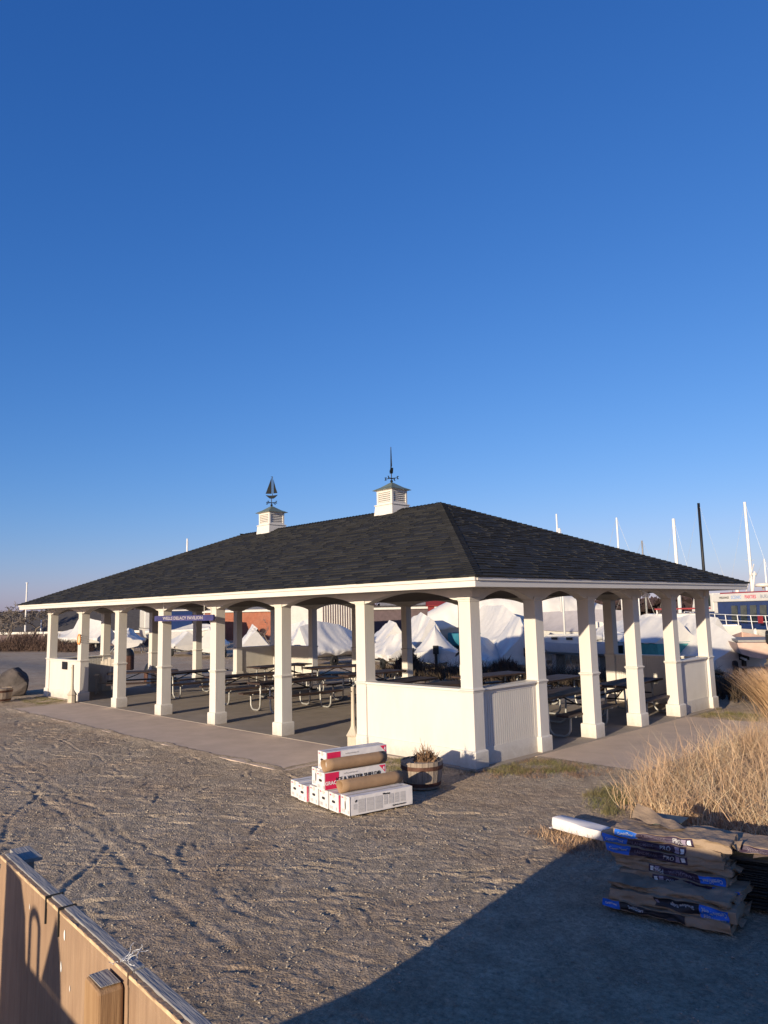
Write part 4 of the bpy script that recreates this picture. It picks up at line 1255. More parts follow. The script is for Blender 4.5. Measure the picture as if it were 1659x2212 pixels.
m = MB(); m.prism([(5.300, YW - .062), (5.376, YW - .062), (5.379, YW - .02), (5.298, YW - .02)], 'z', 1.4742, 1.476); tl(m).build('post_top', 'greywood', parent=t)
# thin dark strips across the edge
for x0 in (4.80, 4.915):
    m = MB(); m.box(x0, x0 + .005, YW - .016, YW + .032, 1.43, ZT + .003); tl(m).build('edge_strip', 'rubber', parent=t)
# bracket at the far end
m = MB(); m.box(4.20, 4.36, YW + .038, YW + .10, 1.475, 1.487); m.box(4.30, 4.34, YW + .038, YW + .08, 1.36, 1.475); tl(m).build('bracket', 'greywood', parent=t)
# far side and floor; unseen loop, wedge and plate added to cast ply shadows
BX = .19
m = MB(); m.prism([(4.97, .55), (4.97, 1.735), (9.2, 1.755), (9.2, .55)], 'y', -9.94, -9.90); tl(m).build('side_wall', 'plywood', parent=t)
m = MB(); m.box(3.95, 9.2, -9.89, YW - .02, .50, .55); tl(m).build('floor', 'plywood', parent=t)
m = MB(); m.tube([(5.075 + BX, -9.92, 1.70), (5.075 + BX, -9.92, 1.86)] + [(5.12 + BX - .045 * math.cos(math.pi * k / 8), -9.92, 1.86 + .04 * math.sin(math.pi * k / 8)) for k in range(1, 8)] + [(5.165 + BX, -9.92, 1.86), (5.165 + BX, -9.92, 1.70)], .015, 8)
tl(m).build('shadow_loop', 'darkmetal', parent=t)
m = MB(); m.prism([(5.20 + BX, 1.745), (5.375 + BX, 1.745), (5.355 + BX, 1.85), (5.315 + BX, 1.94)], 'y', -9.93, -9.91); tl(m).build('shadow_wedge', 'plywood', parent=t)
m = MB(); m.prism([(4.97, 1.70), (5.045 + BX, 1.70), (5.02 + BX, 1.86), (4.96 + BX, 1.95), (4.98, 1.97)], 'y', -9.93, -9.91); tl(m).build('shadow_plate', 'plywood', parent=t)  # unseen; outline shaped for the dark column it throws on the ply
for x in (4.8, 8.0):
    m = MB()
    for y in (-9.45, -8.25):
        P = []
        for (r_, w_) in ((.08, -.09), (.28, -.09), (.32, -.06), (.32, .06), (.28, .09), (.08, .09)):
            P.append([(x + r_ * math.cos(2 * math.pi * k / 24), y + w_, .33 + r_ * math.sin(2 * math.pi * k / 24)) for k in range(25)])
        m.grid(P)
    tl(m).build('axle_wheels', 'rubber', parent=t)
# chips on the ply
rq = random.Random(9)
for (x, z, s_) in ((4.965, 1.447, .011), (4.945, 1.362, .010), (5.02, 1.335, .006), (4.64, 1.43, .006)):
    n = 7; m = MB()
    m.add([(x + s_ * (.5 + .6 * rq.random()) * .6 * math.cos(2 * math.pi * k / n), YW - .0125, z + s_ * (.7 + .6 * rq.random()) * 1.3 * math.sin(2 * math.pi * k / n)) for k in range(n)], [tuple(range(n))])
    tl(m).build('splinter', 'string', parent=t)
# tangle of string on the edge
m = MB(); rq = random.Random(21)
for k in range(9):
    p = Vector((5.355 + rq.gauss(0, .012), -7.795 + rq.gauss(0, .008), ZT + .005)); d = Vector((rq.gauss(.4, 1), rq.gauss(.6, 1), 0)).normalized()
    pts = [p.copy()]
    for q in range(9):
        d = (d + Vector((rq.gauss(0, .75), rq.gauss(0, .75), rq.gauss(0, .45)))).normalized()
        p = p + d * .0062; p.z = min(max(p.z, ZT + .004), ZT + .03); pts.append(p.copy())
    m.tube(pts, .0006, 4, caps=False)
o = m.build('string_tangle', 'string'); tag(o, 'frayed white string lying on the grey trailer edge', 'string')

# ================================================================== BOATS
def hull_sections(L_, B, k0, g, rake=.5, n=16, bowrise=.25, full=.6):
    # s from stern 0 to bow 1 ; returns list of (x, halfbeam, keel z, gunwale z)
    out = []
    for i in range(n + 1):
        s = i / n
        hb = B / 2 * (.90 + .10 * min(1, s / .35)) if s < .4 else B / 2 * max(0.02, (1 - ((s - .4) / .6) ** 2.2))
        kz = k0 + (g - k0) * .75 * max(0, (s - .68) / .32) ** 2
        gg = g + bowrise * max(0, (s - .35) / .65) ** 1.6
        out.append((-L_ / 2 + L_ * s, hb, kz, gg))
    return out
def hull_mesh(secs, stripe=None):
    m = MB(); P = []
    for (x, hb, k, g) in secs:
        row = []
        for (fy, fz) in ((0, 0), (.45, .10), (.82, .28), (.93, .55), (1, 1)):
            row.append((x, hb * fy, k + (g - k) * fz))
        full = [(p[0], -p[1], p[2]) for p in row[::-1]] + row[1:]
        P.append(full)
    m.grid(P)
    m.add(P[0], [tuple(range(len(P[0])))]); m.add(P[-1], [tuple(range(len(P[-1])))[::-1]])
    return m
def lerp_pts(pts, s):
    for (a, za), (b_, zb) in zip(pts, pts[1:]):
        if s <= b_: return za + (zb - za) * (s - a) / max(1e-6, b_ - a)
    return pts[-1][1]
def cover_mesh(secs, ridge, L_, skirt, seed, wr=.03, tent=1.0, over=.05, end0=.0):
    # ridge: list of (s, height above gunwale)
    m = MB(); n = 64; nc = 15
    def sec(s):
        f = s * (len(secs) - 1); i = min(int(f), len(secs) - 2); t = f - i
        return [secs[i][q] + (secs[i + 1][q] - secs[i][q]) * t for q in range(4)]
    P = []
    for i in range(n + 1):
        s = i / n
        x, hb, k, g = sec(s)
        hb = max(hb, .10) + over
        h = lerp_pts(ridge, s)
        row = []
        for j in range(-nc, nc + 1):
            v = abs(j) / nc; sg = 1 if j >= 0 else -1
            if v > .72:
                w = (v - .72) / .28
                y = hb * (1 + .02 * math.sin(w * 3)); z = g - skirt * w * (1 + .35 * math.sin(s * 23 + seed + sg))
            else:
                w = 1 - v / .72
                y = hb * (1 - w) ** tent if tent != 1 else hb * (1 - w)
                z = g + h * (w ** (1.0 if tent == 1 else 1.15)) 
                z -= .10 * h * math.sin(math.pi * w) * (1 if tent == 1 else -1.6)
            q = mnoise.noise_vector(Vector((s * L_ * 1.3 + seed * 7.1, v * 2.2 * sg, seed)))
            fold = math.sin(s * L_ * 5.0 + 2.5 * math.sin(v * 5 + seed) + seed * 2) * mnoise.noise(Vector((s * L_ * .9, seed * 3.3, v * sg)))
            rg2 = .45 - abs(mnoise.noise(Vector((s * L_ * 1.9 + v * 2.1 * sg, v * 1.1 - s * 2, seed * 5.1)))) * 2.2
            pl = math.sin(s * L_ * 13 + seed) * max(0, v - .55) * .9
            d = wr * (q.y * 1.3 + fold * 1.1 + rg2 * .7 + pl)
            row.append((x + q.x * wr * .8, sg * (y + d), z + d * .6))
        P.append(row)
    m.grid(P)
    m.add(P[0], [tuple(range(len(P[0])))]); m.add(P[-1], [tuple(range(len(P[-1])))[::-1]])
    return m
GB = -0.9
BOATGRP = 'boats laid up in the yard behind the pavilion'
def boat(x, y, head, L_, B, k0, g, ridge, label, cover='wrap', hull='hullwhite', seed=1, skirt=.22, tent=1.0, wr=.03, outboard=False, trailer=True, name='covered_boat', z0=GB, stands=False, bowrise=.25):
    t = empty(name, (x, y, z0), R(head), label, 'boat', BOATGRP)
    secs = hull_sections(L_, B, k0, g, bowrise=bowrise)
    hull_mesh(secs).build('hull', hull, parent=t, autosmooth=35)
    if ridge: cover_mesh(secs, ridge, L_, skirt, seed, wr, tent).build('cover', cover, parent=t, autosmooth=60)
    if outboard:
        m = MB()
        xo = -L_ / 2 - .16
        m.box(xo - .14, xo + .12, -.15, .15, g - .05, g + .38)
        m.box(xo - .05, xo + .09, -.07, .07, k0 - .25, g - .05)
        m.box(xo - .16, xo + .10, -.02, .02, k0 - .34, k0 - .2)
        m.build('outboard_motor', 'black', parent=t, bevel=.05)
    if trailer:
        m = MB()
        for s in (-1, 1):
            m.tube([(-L_ / 2 + .1, s * B * .3, k0 - .04), (L_ * .15, s * B * .28, k0 - .06), (L_ * .5, 0, .42), (L_ * .5 + .7, 0, .40)], .045, 6)
        m.tube([(L_ * .5 + .5, 0, .42), (L_ * .5 + .5, 0, 0)], .04, 6)
        m.tube([(-L_ * .2, -B * .4, .33), (-L_ * .2, B * .4, .33)], .04, 6)
        m.build('trailer_frame', 'galv', parent=t)
        for s in (-1, 1):
            m = MB(); P = []
            for (r_, w_) in ((.10, -.09), (.26, -.09), (.30, -.05), (.30, .05), (.26, .09), (.10, .09)):
                P.append([(-L_ * .2 + r_ * math.cos(2 * math.pi * k / 18), s * B * .43 + w_, .30 + r_ * math.sin(2 * math.pi * k / 18)) for k in range(19)])
            m.grid(P); m.build('wheel', 'rubber', parent=t)
    if stands:
        for (fx, s) in ((-.3, -1), (-.3, 1), (.15, -1), (.15, 1)):
            m = MB(); px, py = fx * L_, s * B * .42
            top = Vector((px, py * .95, k0 + (g - k0) * .35))
            for (dx, dy) in ((-.3, .1 * s), (.3, .1 * s), (0, .5 * s)): m.tube([(px + dx, py + dy, 0), top], .025, 5)
            m.box(top.x - .12, top.x + .12, top.y - .03, top.y + .03, top.z - .06, top.z + .06)
            m.build('jack_stand', 'galv', parent=t)
        for fx in (-.35, .1):
            m = MB(); m.box(fx * L_, fx * L_ + .25, -.3, .3, 0, k0); m.build('keel_block', 'greywood', parent=t)
    return t
T1 = [(0, .25), (.35, .95), (.7, .75), (1, .06)]
T2 = [(0, .3), (.25, 1.1), (.6, .9), (1, .08)]
T3 = [(0, 1.35), (.25, 1.5), (.55, 1.05), (1, .1)]
TC = [(0, .10), (.10, 1.2), (.38, 1.45), (.52, .85), (1, .08)]
# row along the yard, listed from the left of the photograph to the right
boat(-71.5, 23.2, 200, 8.4, 2.9, .55, 1.20, [(0, 1.5), (.35, 2.05), (.5, 1.9), (.56, .95), (1, .1)], 'white shrink-wrapped boat with a tall square cabin, leftmost boat of the yard', seed=1, wr=.05, stands=True, trailer=False, bowrise=.3)
boat(-59.6, 23.2, 150, 7.0, 2.6, .5, 1.15, T2, 'white shrink-wrapped boat with gathered hanging folds, second from the left of the yard', seed=2, wr=.09, stands=True, trailer=False)
boat(-49.9, 23, 165, 5.2, 2.2, .45, .98, [(0, .95), (.3, 1.0), (.6, .55), (1, .05)], 'low grey-white covered boat under the hanging sign', seed=3, wr=.06)
boat(-44.6, 23, 140, 5.6, 2.2, .45, 1.0, [(0, 1.3), (.3, 1.45), (.6, 1.2), (1, .1)], 'tall white shrink-wrapped boat just right of the hanging sign', seed=4, wr=.05)
boat(-41.5, 24.2, 155, 5.4, 2.1, .45, .98, [(0, 1.25), (.3, 1.5), (.65, .7), (1, .05)], 'white shrink-wrapped boat in front of the brick building', seed=5, wr=.08)
boat(-38.8, 27.2, 200, 6.0, 2.3, .45, 1.1, [(0, 1.0), (.4, 1.7), (.7, 1.2), (1, .1)], 'wrapped boat in blue shade standing behind the one by the brick building', seed=6, wr=.05)
boat(-35.0, 24, 150, 5.6, 2.3, .45, 1.0, [(0, 1.5), (.3, 1.75), (.6, 1.3), (1, .1)], 'white shrink-wrapped boat behind the bare sapling', seed=7, wr=.06)
boat(-29.1, 22.4, 88, 6.0, 2.5, .5, .95, [(0, 1.45), (.25, 1.75), (.5, 1.5), (.75, .8), (1, .08)], 'big shrink-wrapped boat, blue in its own shade, in front of the striped shed', seed=8, wr=.05, outboard=True)
boat(-30.2, 27.5, 150, 6.5, 2.5, .5, 1.1, T3, 'white shrink-wrapped boat behind the one by the striped shed', seed=9, wr=.05)
boat(-24.1, 22, 158, 5.6, 2.1, .42, .82, [(0, .8), (.2, 1.15), (.5, .95), (1, .05)], 'white shrink-wrapped boat with crumpled wrap near its stern, left of the tent-shaped cover', seed=10, wr=.10, outboard=True)
boat(-26.4, 26.6, 150, 7.0, 2.6, .5, 1.1, [(0, 1.6), (.3, 2.0), (.6, 1.6), (1, .1)], 'white shrink-wrapped boat with orange corner, behind the crumpled one', seed=11, wr=.06)
boat(-21.5, 23, 133, 5.6, 2.35, .42, .98, [(0, .25), (.12, 1.35), (.2, 1.55), (.55, 1.0), (1, .08)], 'tent-shaped white covered boat with open stern, centre of the yard', seed=12, wr=.045, outboard=True, skirt=.05)
boat(-22.6, 29.5, 150, 9.0, 3.0, .6, 1.4, [(0, 1.2), (.25, 2.0), (.6, 2.0), (.85, 1.2), (1, .3)], 'large white covered cruiser behind the tent-shaped cover', seed=13, wr=.05, stands=True, trailer=False)
boat(-17.2, 22.0, 110, 5.4, 2.1, .42, .75, [(0, .6), (.3, 1.15), (.6, .9), (1, .05)], 'low wrapped boat in blue shade just right of the near corner column', seed=14, wr=.04)
boat(-17.3, 24.3, 142, 6.0, 2.6, .42, .88, [(0, 1.3), (.12, 1.85), (.35, 1.95), (.6, 1.3), (1, .1)], 'white shrink-wrapped boat with a tall peak beside the second column of the short side', seed=15, wr=.05, outboard=True)
boat(-9.9, 24.3, 150, 6.0, 2.5, .4, 1.62, [(0, .9), (.35, 1.1), (.7, .6), (1, .05)], 'white covered boat over a teal lower cover, beside the lamp on the eave', hull='tarpteal', seed=16, wr=.04, skirt=.05)
boat(-8.3, 25.2, 150, 5.2, 2.4, .4, 1.20, [(0, 1.4), (.35, 1.55), (.6, 1.3), (1, .1)], 'tall white shrink-wrapped boat between the last two columns of the short side', seed=17, wr=.03)
boat(-7.1, 24.0, 150, 5.4, 2.5, .35, 1.0, [(0, .7), (.3, 1.45), (.6, 1.3), (1, .1)], 'white shrink-wrapped boat showing just right of the far right corner column', seed=18, wr=.05, outboard=True, skirt=.32)
boat(-10.9, 26.2, 160, 7, 2.6, .6, 1.6, [(0, .9), (.4, 1.2), (.8, .6), (1, .1)], 'white wrapped boat seen narrowly beside the middle column of the short side', seed=19, wr=.04)

# large cream shrink-wrapped yacht
t = boat(-23.0, 33.0, 40, 12.0, 3.8, 1.0, 2.2, [(0, .9), (.2, 2.1), (.7, 2.0), (1, .5)], 'large cream shrink-wrapped yacht towering over the small boats behind the near corner column', cover='wrapcream', seed=20, wr=.05, trailer=False, stands=True, tent=.55, bowrise=.5)
# teal hull boat
t = boat(-22.0, 29.3, 40, 6.0, 2.3, .7, 1.75, None, 'small boat with teal hull and no cover, below the cream yacht', hull='teal', stands=True, trailer=False, name='open_boat')
m = MB(); m.box(-.6, .9, -.6, .6, 1.75, 2.15); m.build('cabin', 'hullwhite', parent=t, bevel=.06)

def mast_on(t, x, z0, z1, r=.05, mt='alu', spread=(), stays=True, half=1.0):
    m = MB(); m.tube([(x, 0, z0), (x, 0, z1)], [r, r * .8], 8); o = m.build('mast', mt, parent=t, smooth=True)
    for zs in spread:
        m = MB(); m.tube([(x, -.45, zs), (x, .45, zs)], .018, 5); m.build('spreader', mt, parent=o)
    if stays:
        m = MB()
        m.tube([(x, 0, z1), (x + 3.0, 0, z0 + .2)], .008, 4); m.tube([(x, 0, z1), (x - 2.8, 0, z0)], .008, 4)
        m.build('stay', 'galv', parent=o)
# small sailboat by the second open bay of the short side
t = boat(-12.6, 22.6, 172, 5.6, 2.0, .95, 1.55, None, 'small grey-hulled sailing boat with white cabin on stands behind the short side', hull='hullgrey', stands=True, trailer=False, name='sailboat', bowrise=.15)
m = MB()
P = []
for (x, w, z) in ((-1.2, .55, 1.55), (-1.15, .52, 1.95), (.9, .45, 1.9), (1.7, .2, 1.6)):
    P.append([(x, -w, 1.5), (x, -w * .92, z), (x, w * .92, z), (x, w, 1.5)])
m.grid(P); m.add(P[0], [(0, 1, 2, 3)]); m.build('cabin', 'hullwhite', parent=t)
for x in (-.5, .4):
    for s in (-1, 1):
        m = MB(); m.box(x - .18, x + .18, s * .53 - .012, s * .53 + .012, 1.68, 1.80); m.build('port_light', 'glass', parent=t)
m = MB(); m.box(-2.82, -2.795, -.3, .3, 1.05, 1.45); m.build('transom_panel', 'black', parent=t)
m = MB(); m.tube([(-2.6, -.8, 1.6), (-2.6, -.8, 2.0), (-1.4, -.85, 2.0), (-1.4, -.85, 1.6)], .018, 5); m.tube([(-2.6, .8, 1.6), (-2.6, .8, 2.0), (-1.4, .85, 2.0), (-1.4, .85, 1.6)], .018, 5); m.build('guard_rail', 'steelrail', parent=t)
mast_on(t, .2, 1.9, 7.0, .055, 'alu', (4.6,), False)
# yacht under grey canvas
t = boat(-17.2, 30.0, 168, 9.0, 2.8, .9, 1.85, [(0, 1.1), (.3, 1.2), (.8, .95), (1, .2)], 'cream sailing yacht under a grey canvas tent with pale mast', cover='tarpgrey', seed=22, wr=.02, skirt=.02, stands=True, trailer=False, name='sailboat', hull='hullwhite')
mast_on(t, .5, 2.8, 8.8, .06, 'alu', (6.2,), False)

# sailing yachts whose masts rise above the roof
def mast_boat(x, y, head, ztop, label, mt='alu', spread=(), L_=8.0, r=.075, hull='hullwhite', g=1.9):
    t = boat(x, y, head, L_, 2.6, .9, g, [(0, .45), (.4, .65), (.8, .4), (1, .1)], label, cover='wrap', hull=hull, seed=int(abs(x * 3)) % 17, stands=True, trailer=False, name='sailboat')
    mast_on(t, 0, g, ztop - GB, r, mt, [s - GB for s in spread], True)
    return t
mast_boat(-13.925, 30.4, 160, 7.3, 'yacht with thin pale mast, nearest to the ridge among the masts over the short slope', r=.06)
mast_boat(-17.3, 40, 170, 6.75, 'yacht with short grey mast just showing over the roof', mt='galv', r=.07)
t = mast_boat(-20.4, 52, 150, 9.45, 'yacht with stout cream mast left of the dark mast', r=.16)
t = mast_boat(-18.2, 52, 165, 10.5, 'yacht with a black mast', mt='black', r=.13, hull='navy')
t = mast_boat(-14.6, 52, 155, 10.15, 'yacht with tall white mast with spreader near the right edge', spread=(5.6,), r=.13)
m = MB(); m.box(-.5, -.1, -.09, .09, 5.3, 5.5); m.build('radar_dome', 'hullwhite', parent=t, bevel=.03)
mast_boat(-14.55, 55, 160, 5.8, 'yacht with short pale mast at the far right edge', r=.08)
mast_boat(-20.6, 35, 160, 7.62, 'yacht with mast tip just above the roof slope near the ridge', r=.05)
mast_boat(-57.9, 28, 20, 9.75, 'yacht with pale mast above the left roof slope', r=.10)
t = mast_boat(-14.5, 33.5, 190, 4.0, 'yacht with rigging cluttered deck beside the lamp on the eave', r=.05)

# cabin boat behind the sign, with globes on its roof
t = empty('cabin_boat', (-60.0, 28.6, GB), R(150), 'dark blue cabin boat with white frame behind the hanging sign', 'boat', BOATGRP)
hull_mesh(hull_sections(8.0, 2.8, .6, 1.8)).build('hull', 'hullwhite', parent=t, autosmooth=35)
m = MB(); m.box(-2.6, 1.6, -1.1, 1.1, 1.8, 3.7); m.build('cabin', 'navy', parent=t, bevel=.05)
for s in (-1, 1):
    for k in range(3):
        m = MB(); m.box(-2.3 + k * 1.25, -1.25 + k * 1.25, s * 1.105 - .01, s * 1.105 + .01, 2.5, 3.4); f = m.build('window', 'glass', parent=t)
m = MB(); m.box(-2.7, 1.7, -1.2, 1.2, 3.7, 3.82); m.build('roof', 'hullwhite', parent=t)
t = empty('work_boat', (-70.5, 31, GB), R(160), 'white work boat with round white globes on its roof, behind the left covered boats', 'boat', BOATGRP)
hull_mesh(hull_sections(9.0, 3.0, .7, 2.0)).build('hull', 'hullwhite', parent=t, autosmooth=35)
m = MB(); m.box(-2.8, 1.8, -1.2, 1.2, 2.0, 4.0); m.build('cabin', 'hullwhite', parent=t, bevel=.08)
for y in (-.9, 1.4):
    m = MB(); m.lathe([(.42 * math.sin(math.pi * q / 8) + .001, .42 - .42 * math.cos(math.pi * q / 8)) for q in range(9)], 14, (-.5, y * .8, 4.0)); m.build('radar_dome', 'hullwhite', parent=t, smooth=True)

# open motor boat with raised outboard at the right edge
t = boat(-4.6, 23.4, 118, 4.6, 1.8, .75, 1.35, None, 'buff open motor boat with raised black outboard at the right edge', hull='hullpink', trailer=True, name='motor_boat', z0=-.55)
m = MB(); m.box(-2.1, 1.0, -.75, .75, 1.36, 1.44); m.build('deck_clutter', 'greywood', parent=t)
m = MB()
m.prism([(-.22, .0), (.10, -.02), (.16, .30), (.05, .62), (-.15, .72), (-.34, .52)], 'y', -.22, .22)
o = m.build('outboard_motor', 'black', parent=t, loc=(-2.25, -.35, 1.30), bevel=.05)
o.scale = (.72, .72, .72)
m = MB(); m.prism([(-.30, .35), (-.15, .05), (-.45, -.45), (-.72, -.62), (-.66, -.32)], 'y', -.09, .09)
m.build('motor_leg', 'hullwhite', parent=o, bevel=.03)

# small motor cruiser with name lettering seen beside the lamp
t = boat(-11.2, 29.2, 205, 7.5, 2.7, .9, 2.1, None, 'white cabin cruiser with flowing name lettering behind the teal cover', hull='hullwhite', trailer=False, stands=True, name='cabin_cruiser', bowrise=.35)
m = MB(); m.box(-2.4, .6, -1.0, 1.0, 2.05, 2.75); m.build('cabin', 'hullwhite', parent=t, bevel=.1)
m = MB(); m.box(-2.45, .2, -1.05, 1.05, 2.95, 3.02); m.build('canopy', 'boatred', parent=t)
for (x, y) in ((-2.3, -1), (-2.3, 1), (.1, -1), (.1, 1)):
    m = MB(); m.tube([(x, y, 2.3), (x, y, 2.95)], .025, 5); m.build('canopy_post', 'steelrail', parent=t)
text_obj('lettering', 'La Curve', .34, 'cardink', frame_M((.3, 1.345, 1.85), (-1, 0, 0), (0, 0, 1)), t, bold=.004)
text_obj('lettering', 'La Curve', .34, 'cardink', frame_M((.3, -1.345, 1.85), (1, 0, 0), (0, 0, 1)), t, bold=.004)

# ------------------------------------------------ excursion boat
bow = Vector((-16.6, 42.75, 0)); dirv = Vector((7.9, -5.25, 0)).normalized()
hd = math.degrees(math.atan2(-dirv.y, -dirv.x))
Lb = 20.0
ctr = bow + dirv * Lb / 2
ZB = -.55
t = empty('excursion_boat', (ctr.x, ctr.y, ZB), R(hd), 'navy and white excursion boat with lettered white band at the right edge', 'boat')
NR = Vector((math.sin(R(hd)), -math.cos(R(hd)), 0))
s_cam = 1 if Vector((-math.sin(R(hd)), math.cos(R(hd)), 0)).dot(Vector((7, -8.6, 0)) - ctr) > 0 else -1
B = 4.6
secs = hull_sections(Lb, B, .0, 1.40, bowrise=.35)
hull_mesh(secs).build('hull', 'hullwhite', parent=t, autosmooth=35)
# dark rub rail
m = MB()
for s in (-1, 1):
    m.tube([(x, s * (hb * .985 + .02), k + (g - k) * .70) for (x, hb, k, g) in secs[:-1]], .06, 6)
m.build('rub_rail', 'black', parent=t)
CX0, CX1 = -8.8, 5.0
BX1 = 2.85
CW = 1.75
m = MB(); m.box(CX0, CX1, -CW, CW, 1.4, 2.95); m.build('cabin', 'navy', parent=t)
m = MB(); m.box(CX0 - .2, BX1, -CW - .10, CW + .10, 2.95, 3.42)
m.build('white_band', 'hullwhite', parent=t, bevel=.03)
m = MB(); m.box(BX1 - .30, BX1 - .02, -CW - .04, CW + .04, 2.30, 2.947); m.build('corner_trim', 'hullwhite', parent=t)
m = MB(); m.box(CX0 + 1, BX1 - .5, -CW * .95, CW * .95, 3.423, 3.49); m.build('deck_canvas', 'boatred', parent=t)
m = MB(); m.prism([(BX1 + .003, 2.38), (CX1 + .15, 2.38), (CX1 - .25, 3.5), (BX1 + .003, 3.5)], 'y', -CW - .08, CW + .08); wh = m.build('wheelhouse', 'hullwhite', parent=t, bevel=.05)
for s in (-1, 1):
    m = MB(); m.prism([(BX1 + .25, 2.70), (CX1 - .25, 2.70), (CX1 - .48, 3.38), (BX1 + .25, 3.38)], 'y', s * (CW + .09) - .01, s * (CW + .09) + .01); m.build('window', 'glass', parent=wh)
for k in range(10):
    for s in (-1, 1):
        x = 1.0 - k * .82
        if x < CX0 + .6: continue
        m = MB(); m.prism([(x - .24, 1.75), (x + .30, 1.75), (x + .24, 2.72), (x - .30, 2.72)], 'y', s * (CW + .012) - .01, s * (CW + .012) + .01); m.build('window', 'glass', parent=t)
m = MB()
for s in (-1, 1):
    def rp(x): 
        i = (x + Lb / 2) / Lb * (len(secs) - 1); j = min(int(i), len(secs) - 2); f = i - j
        return (secs[j][1] * (1 - f) + secs[j + 1][1] * f, secs[j][3] * (1 - f) + secs[j + 1][3] * f)
    xs = [-9.5 + k * 1.2 for k in range(15)]
    for zz in (.42, .75): m.tube([(x, s * (rp(x)[0] - .08), rp(x)[1] + zz) for x in xs], .022, 5)
    for x in xs: m.tube([(x, s * (rp(x)[0] - .06), rp(x)[1]), (x + .12, s * (rp(x)[0] - .08), rp(x)[1] + .75)], .025, 5)
m.build('guard_rail', 'steelrail', parent=t)
for (x, s) in ((3.8, -1), (3.8, 1), (-1.5, -1), (-1.5, 1)):
    m = MB(); m.lathe([(.02, 0), (.11, .05), (.12, .5), (.05, .6), (.02, .62)], 12, (x, s * (rp(x)[0] + .08), .85)); m.build('fender', 'hullwhite', parent=t, smooth=True)
for s in (-1, 1):
    xd = -s  # reading direction seen from outside
    X0 = 4.2
    for (wd, mt, off, sz) in (('WEDDINGS', 'cardink', 1.73, .17), ('SCENIC', 'textblue', .62, .27), ('PARTIES', 'cardred', -.62, .27), ('BURIALS', 'textgrey', -1.95, .27)):
        xx = off
        Mf = frame_M((xx - (0.0), s * (CW + .104), 3.185), (-1 if s > 0 else 1, 0, 0), (0, 0, 1))
        if s < 0: Mf = frame_M((.9 - xx, s * (CW + .104), 3.185), (1, 0, 0), (0, 0, 1))
        text_obj('lettering', wd, sz, mt, Mf, t, bold=.004)
m = MB(); m.tube([(2.2, .6, 3.42), (2.2, .6, 4.0)], .12, 10); m.tube([(2.2, .6, 4.0), (2.2, .6, 4.12)], .26, 12); m.build('vent', 'hullwhite', parent=t)
m = MB(); m.lathe([(.05, -.17), (.08, 0), (.42, .02), (.46, .1), (.42, .2), (.05, .24)], 16, (.4, .2, 3.75)); m.build('radar_dome', 'hullwhite', parent=t, smooth=True)
m = MB(); m.tube([(1.6, 0, 3.56), (1.3, 0, 4.7)], .05, 6); m.tube([(2.2, 0, 3.56), (.9, .3, 5.1)], .03, 5); m.build('boom', 'alu', parent=t)
m = MB(); m.box(-2.0, -1.65, s_cam * 2.25 - .03, s_cam * 2.25 + .03, 1.75, 2.15); m.build('rail_banner', 'boatred', parent=t)

# ================================================================== TOWN AND TREES BEYOND
def building(name, x, y, z, rot, w, d, h, wall, roofm, label, roof='gable', rh=1.2, openings=(), cat='building', eave=.25, trim=None):
    t = empty(name, (x, y, z), R(rot), label, cat)
    m = MB(); m.box(-w / 2, w / 2, -d / 2, d / 2, 0, h)
    if roof == 'gable': m.add([(-w / 2, -d / 2, h), (-w / 2, d / 2, h), (-w / 2, 0, h + rh), (w / 2, -d / 2, h), (w / 2, d / 2, h), (w / 2, 0, h + rh)], [(0, 2, 1), (3, 4, 5)])
    m.build('wall', wall, parent=t)
    m = MB()
    if roof == 'gable':
        sl = rh / (d / 2)
        for s in (-1, 1):
            a = (-w / 2 - eave, s * (d / 2 + eave), h - eave * sl + .02); b_ = (w / 2 + eave, s * (d / 2 + eave), h - eave * sl + .02)
            c = (w / 2 + eave, 0, h + rh + .02); e = (-w / 2 - eave, 0, h + rh + .02)
            up = lambda p: (p[0], p[1], p[2] + .12)
            m.add([a, b_, c, e, up(a), up(b_), up(c), up(e)], [(0, 1, 2, 3), (7, 6, 5, 4), (0, 4, 5, 1), (1, 5, 6, 2), (0, 3, 7, 4)])
    else:
        m.box(-w / 2 - eave, w / 2 + eave, -d / 2 - eave, d / 2 + eave, h + .003, h + .25)
    m.build('roof', roofm, parent=t)
    if trim:
        m = MB(); m.box(-w / 2 - eave, w / 2 + eave, -d / 2 - eave - .04, -d / 2 - eave + .02, h - .25, h + .02); m.build('eave_trim', trim, parent=t)
    for (nm, x0, x1, z0, z1, mt, fr) in openings:
        m = MB(); m.box(x0, x1, -d / 2 - .03, -d / 2 - .005, z0, z1); o = m.build(nm, mt, parent=t)
        if fr:
            m = MB(); f = .14
            for (a, b_, c, e) in ((x0 - f, x0, z0, z1 + f), (x1, x1 + f, z0, z1 + f), (x0, x1, z1, z1 + f)): m.box(a, b_, -d / 2 - .06, -d / 2 - .005, c, e)
            m.build('frame', fr, parent=o)
    return t
# low dark-roofed building at the left
building('low_building', -96, 27, -1.3, 24, 50, 10, 2.1, 'maroon', 'darkroof', 'long low building with dark roof and pale eave line beyond the brown bushes', 'gable', 2.3,
         (('window', 7.5, 10.0, .5, 1.8, 'glass', 'siding'), ('door', 12.5, 13.5, .1, 1.8, 'greyroof', None)), trim='siding')
building('brick_building', -78.4, 48.9, -1.2, 40, 9.5, 9, 4.1, 'brick', 'greyroof', 'red brick building with grey roof and white corner trim behind the boats', 'gable', 1.3, (('window', -5, -3.6, 1.2, 2.6, 'glass', 'siding'),), trim='siding')
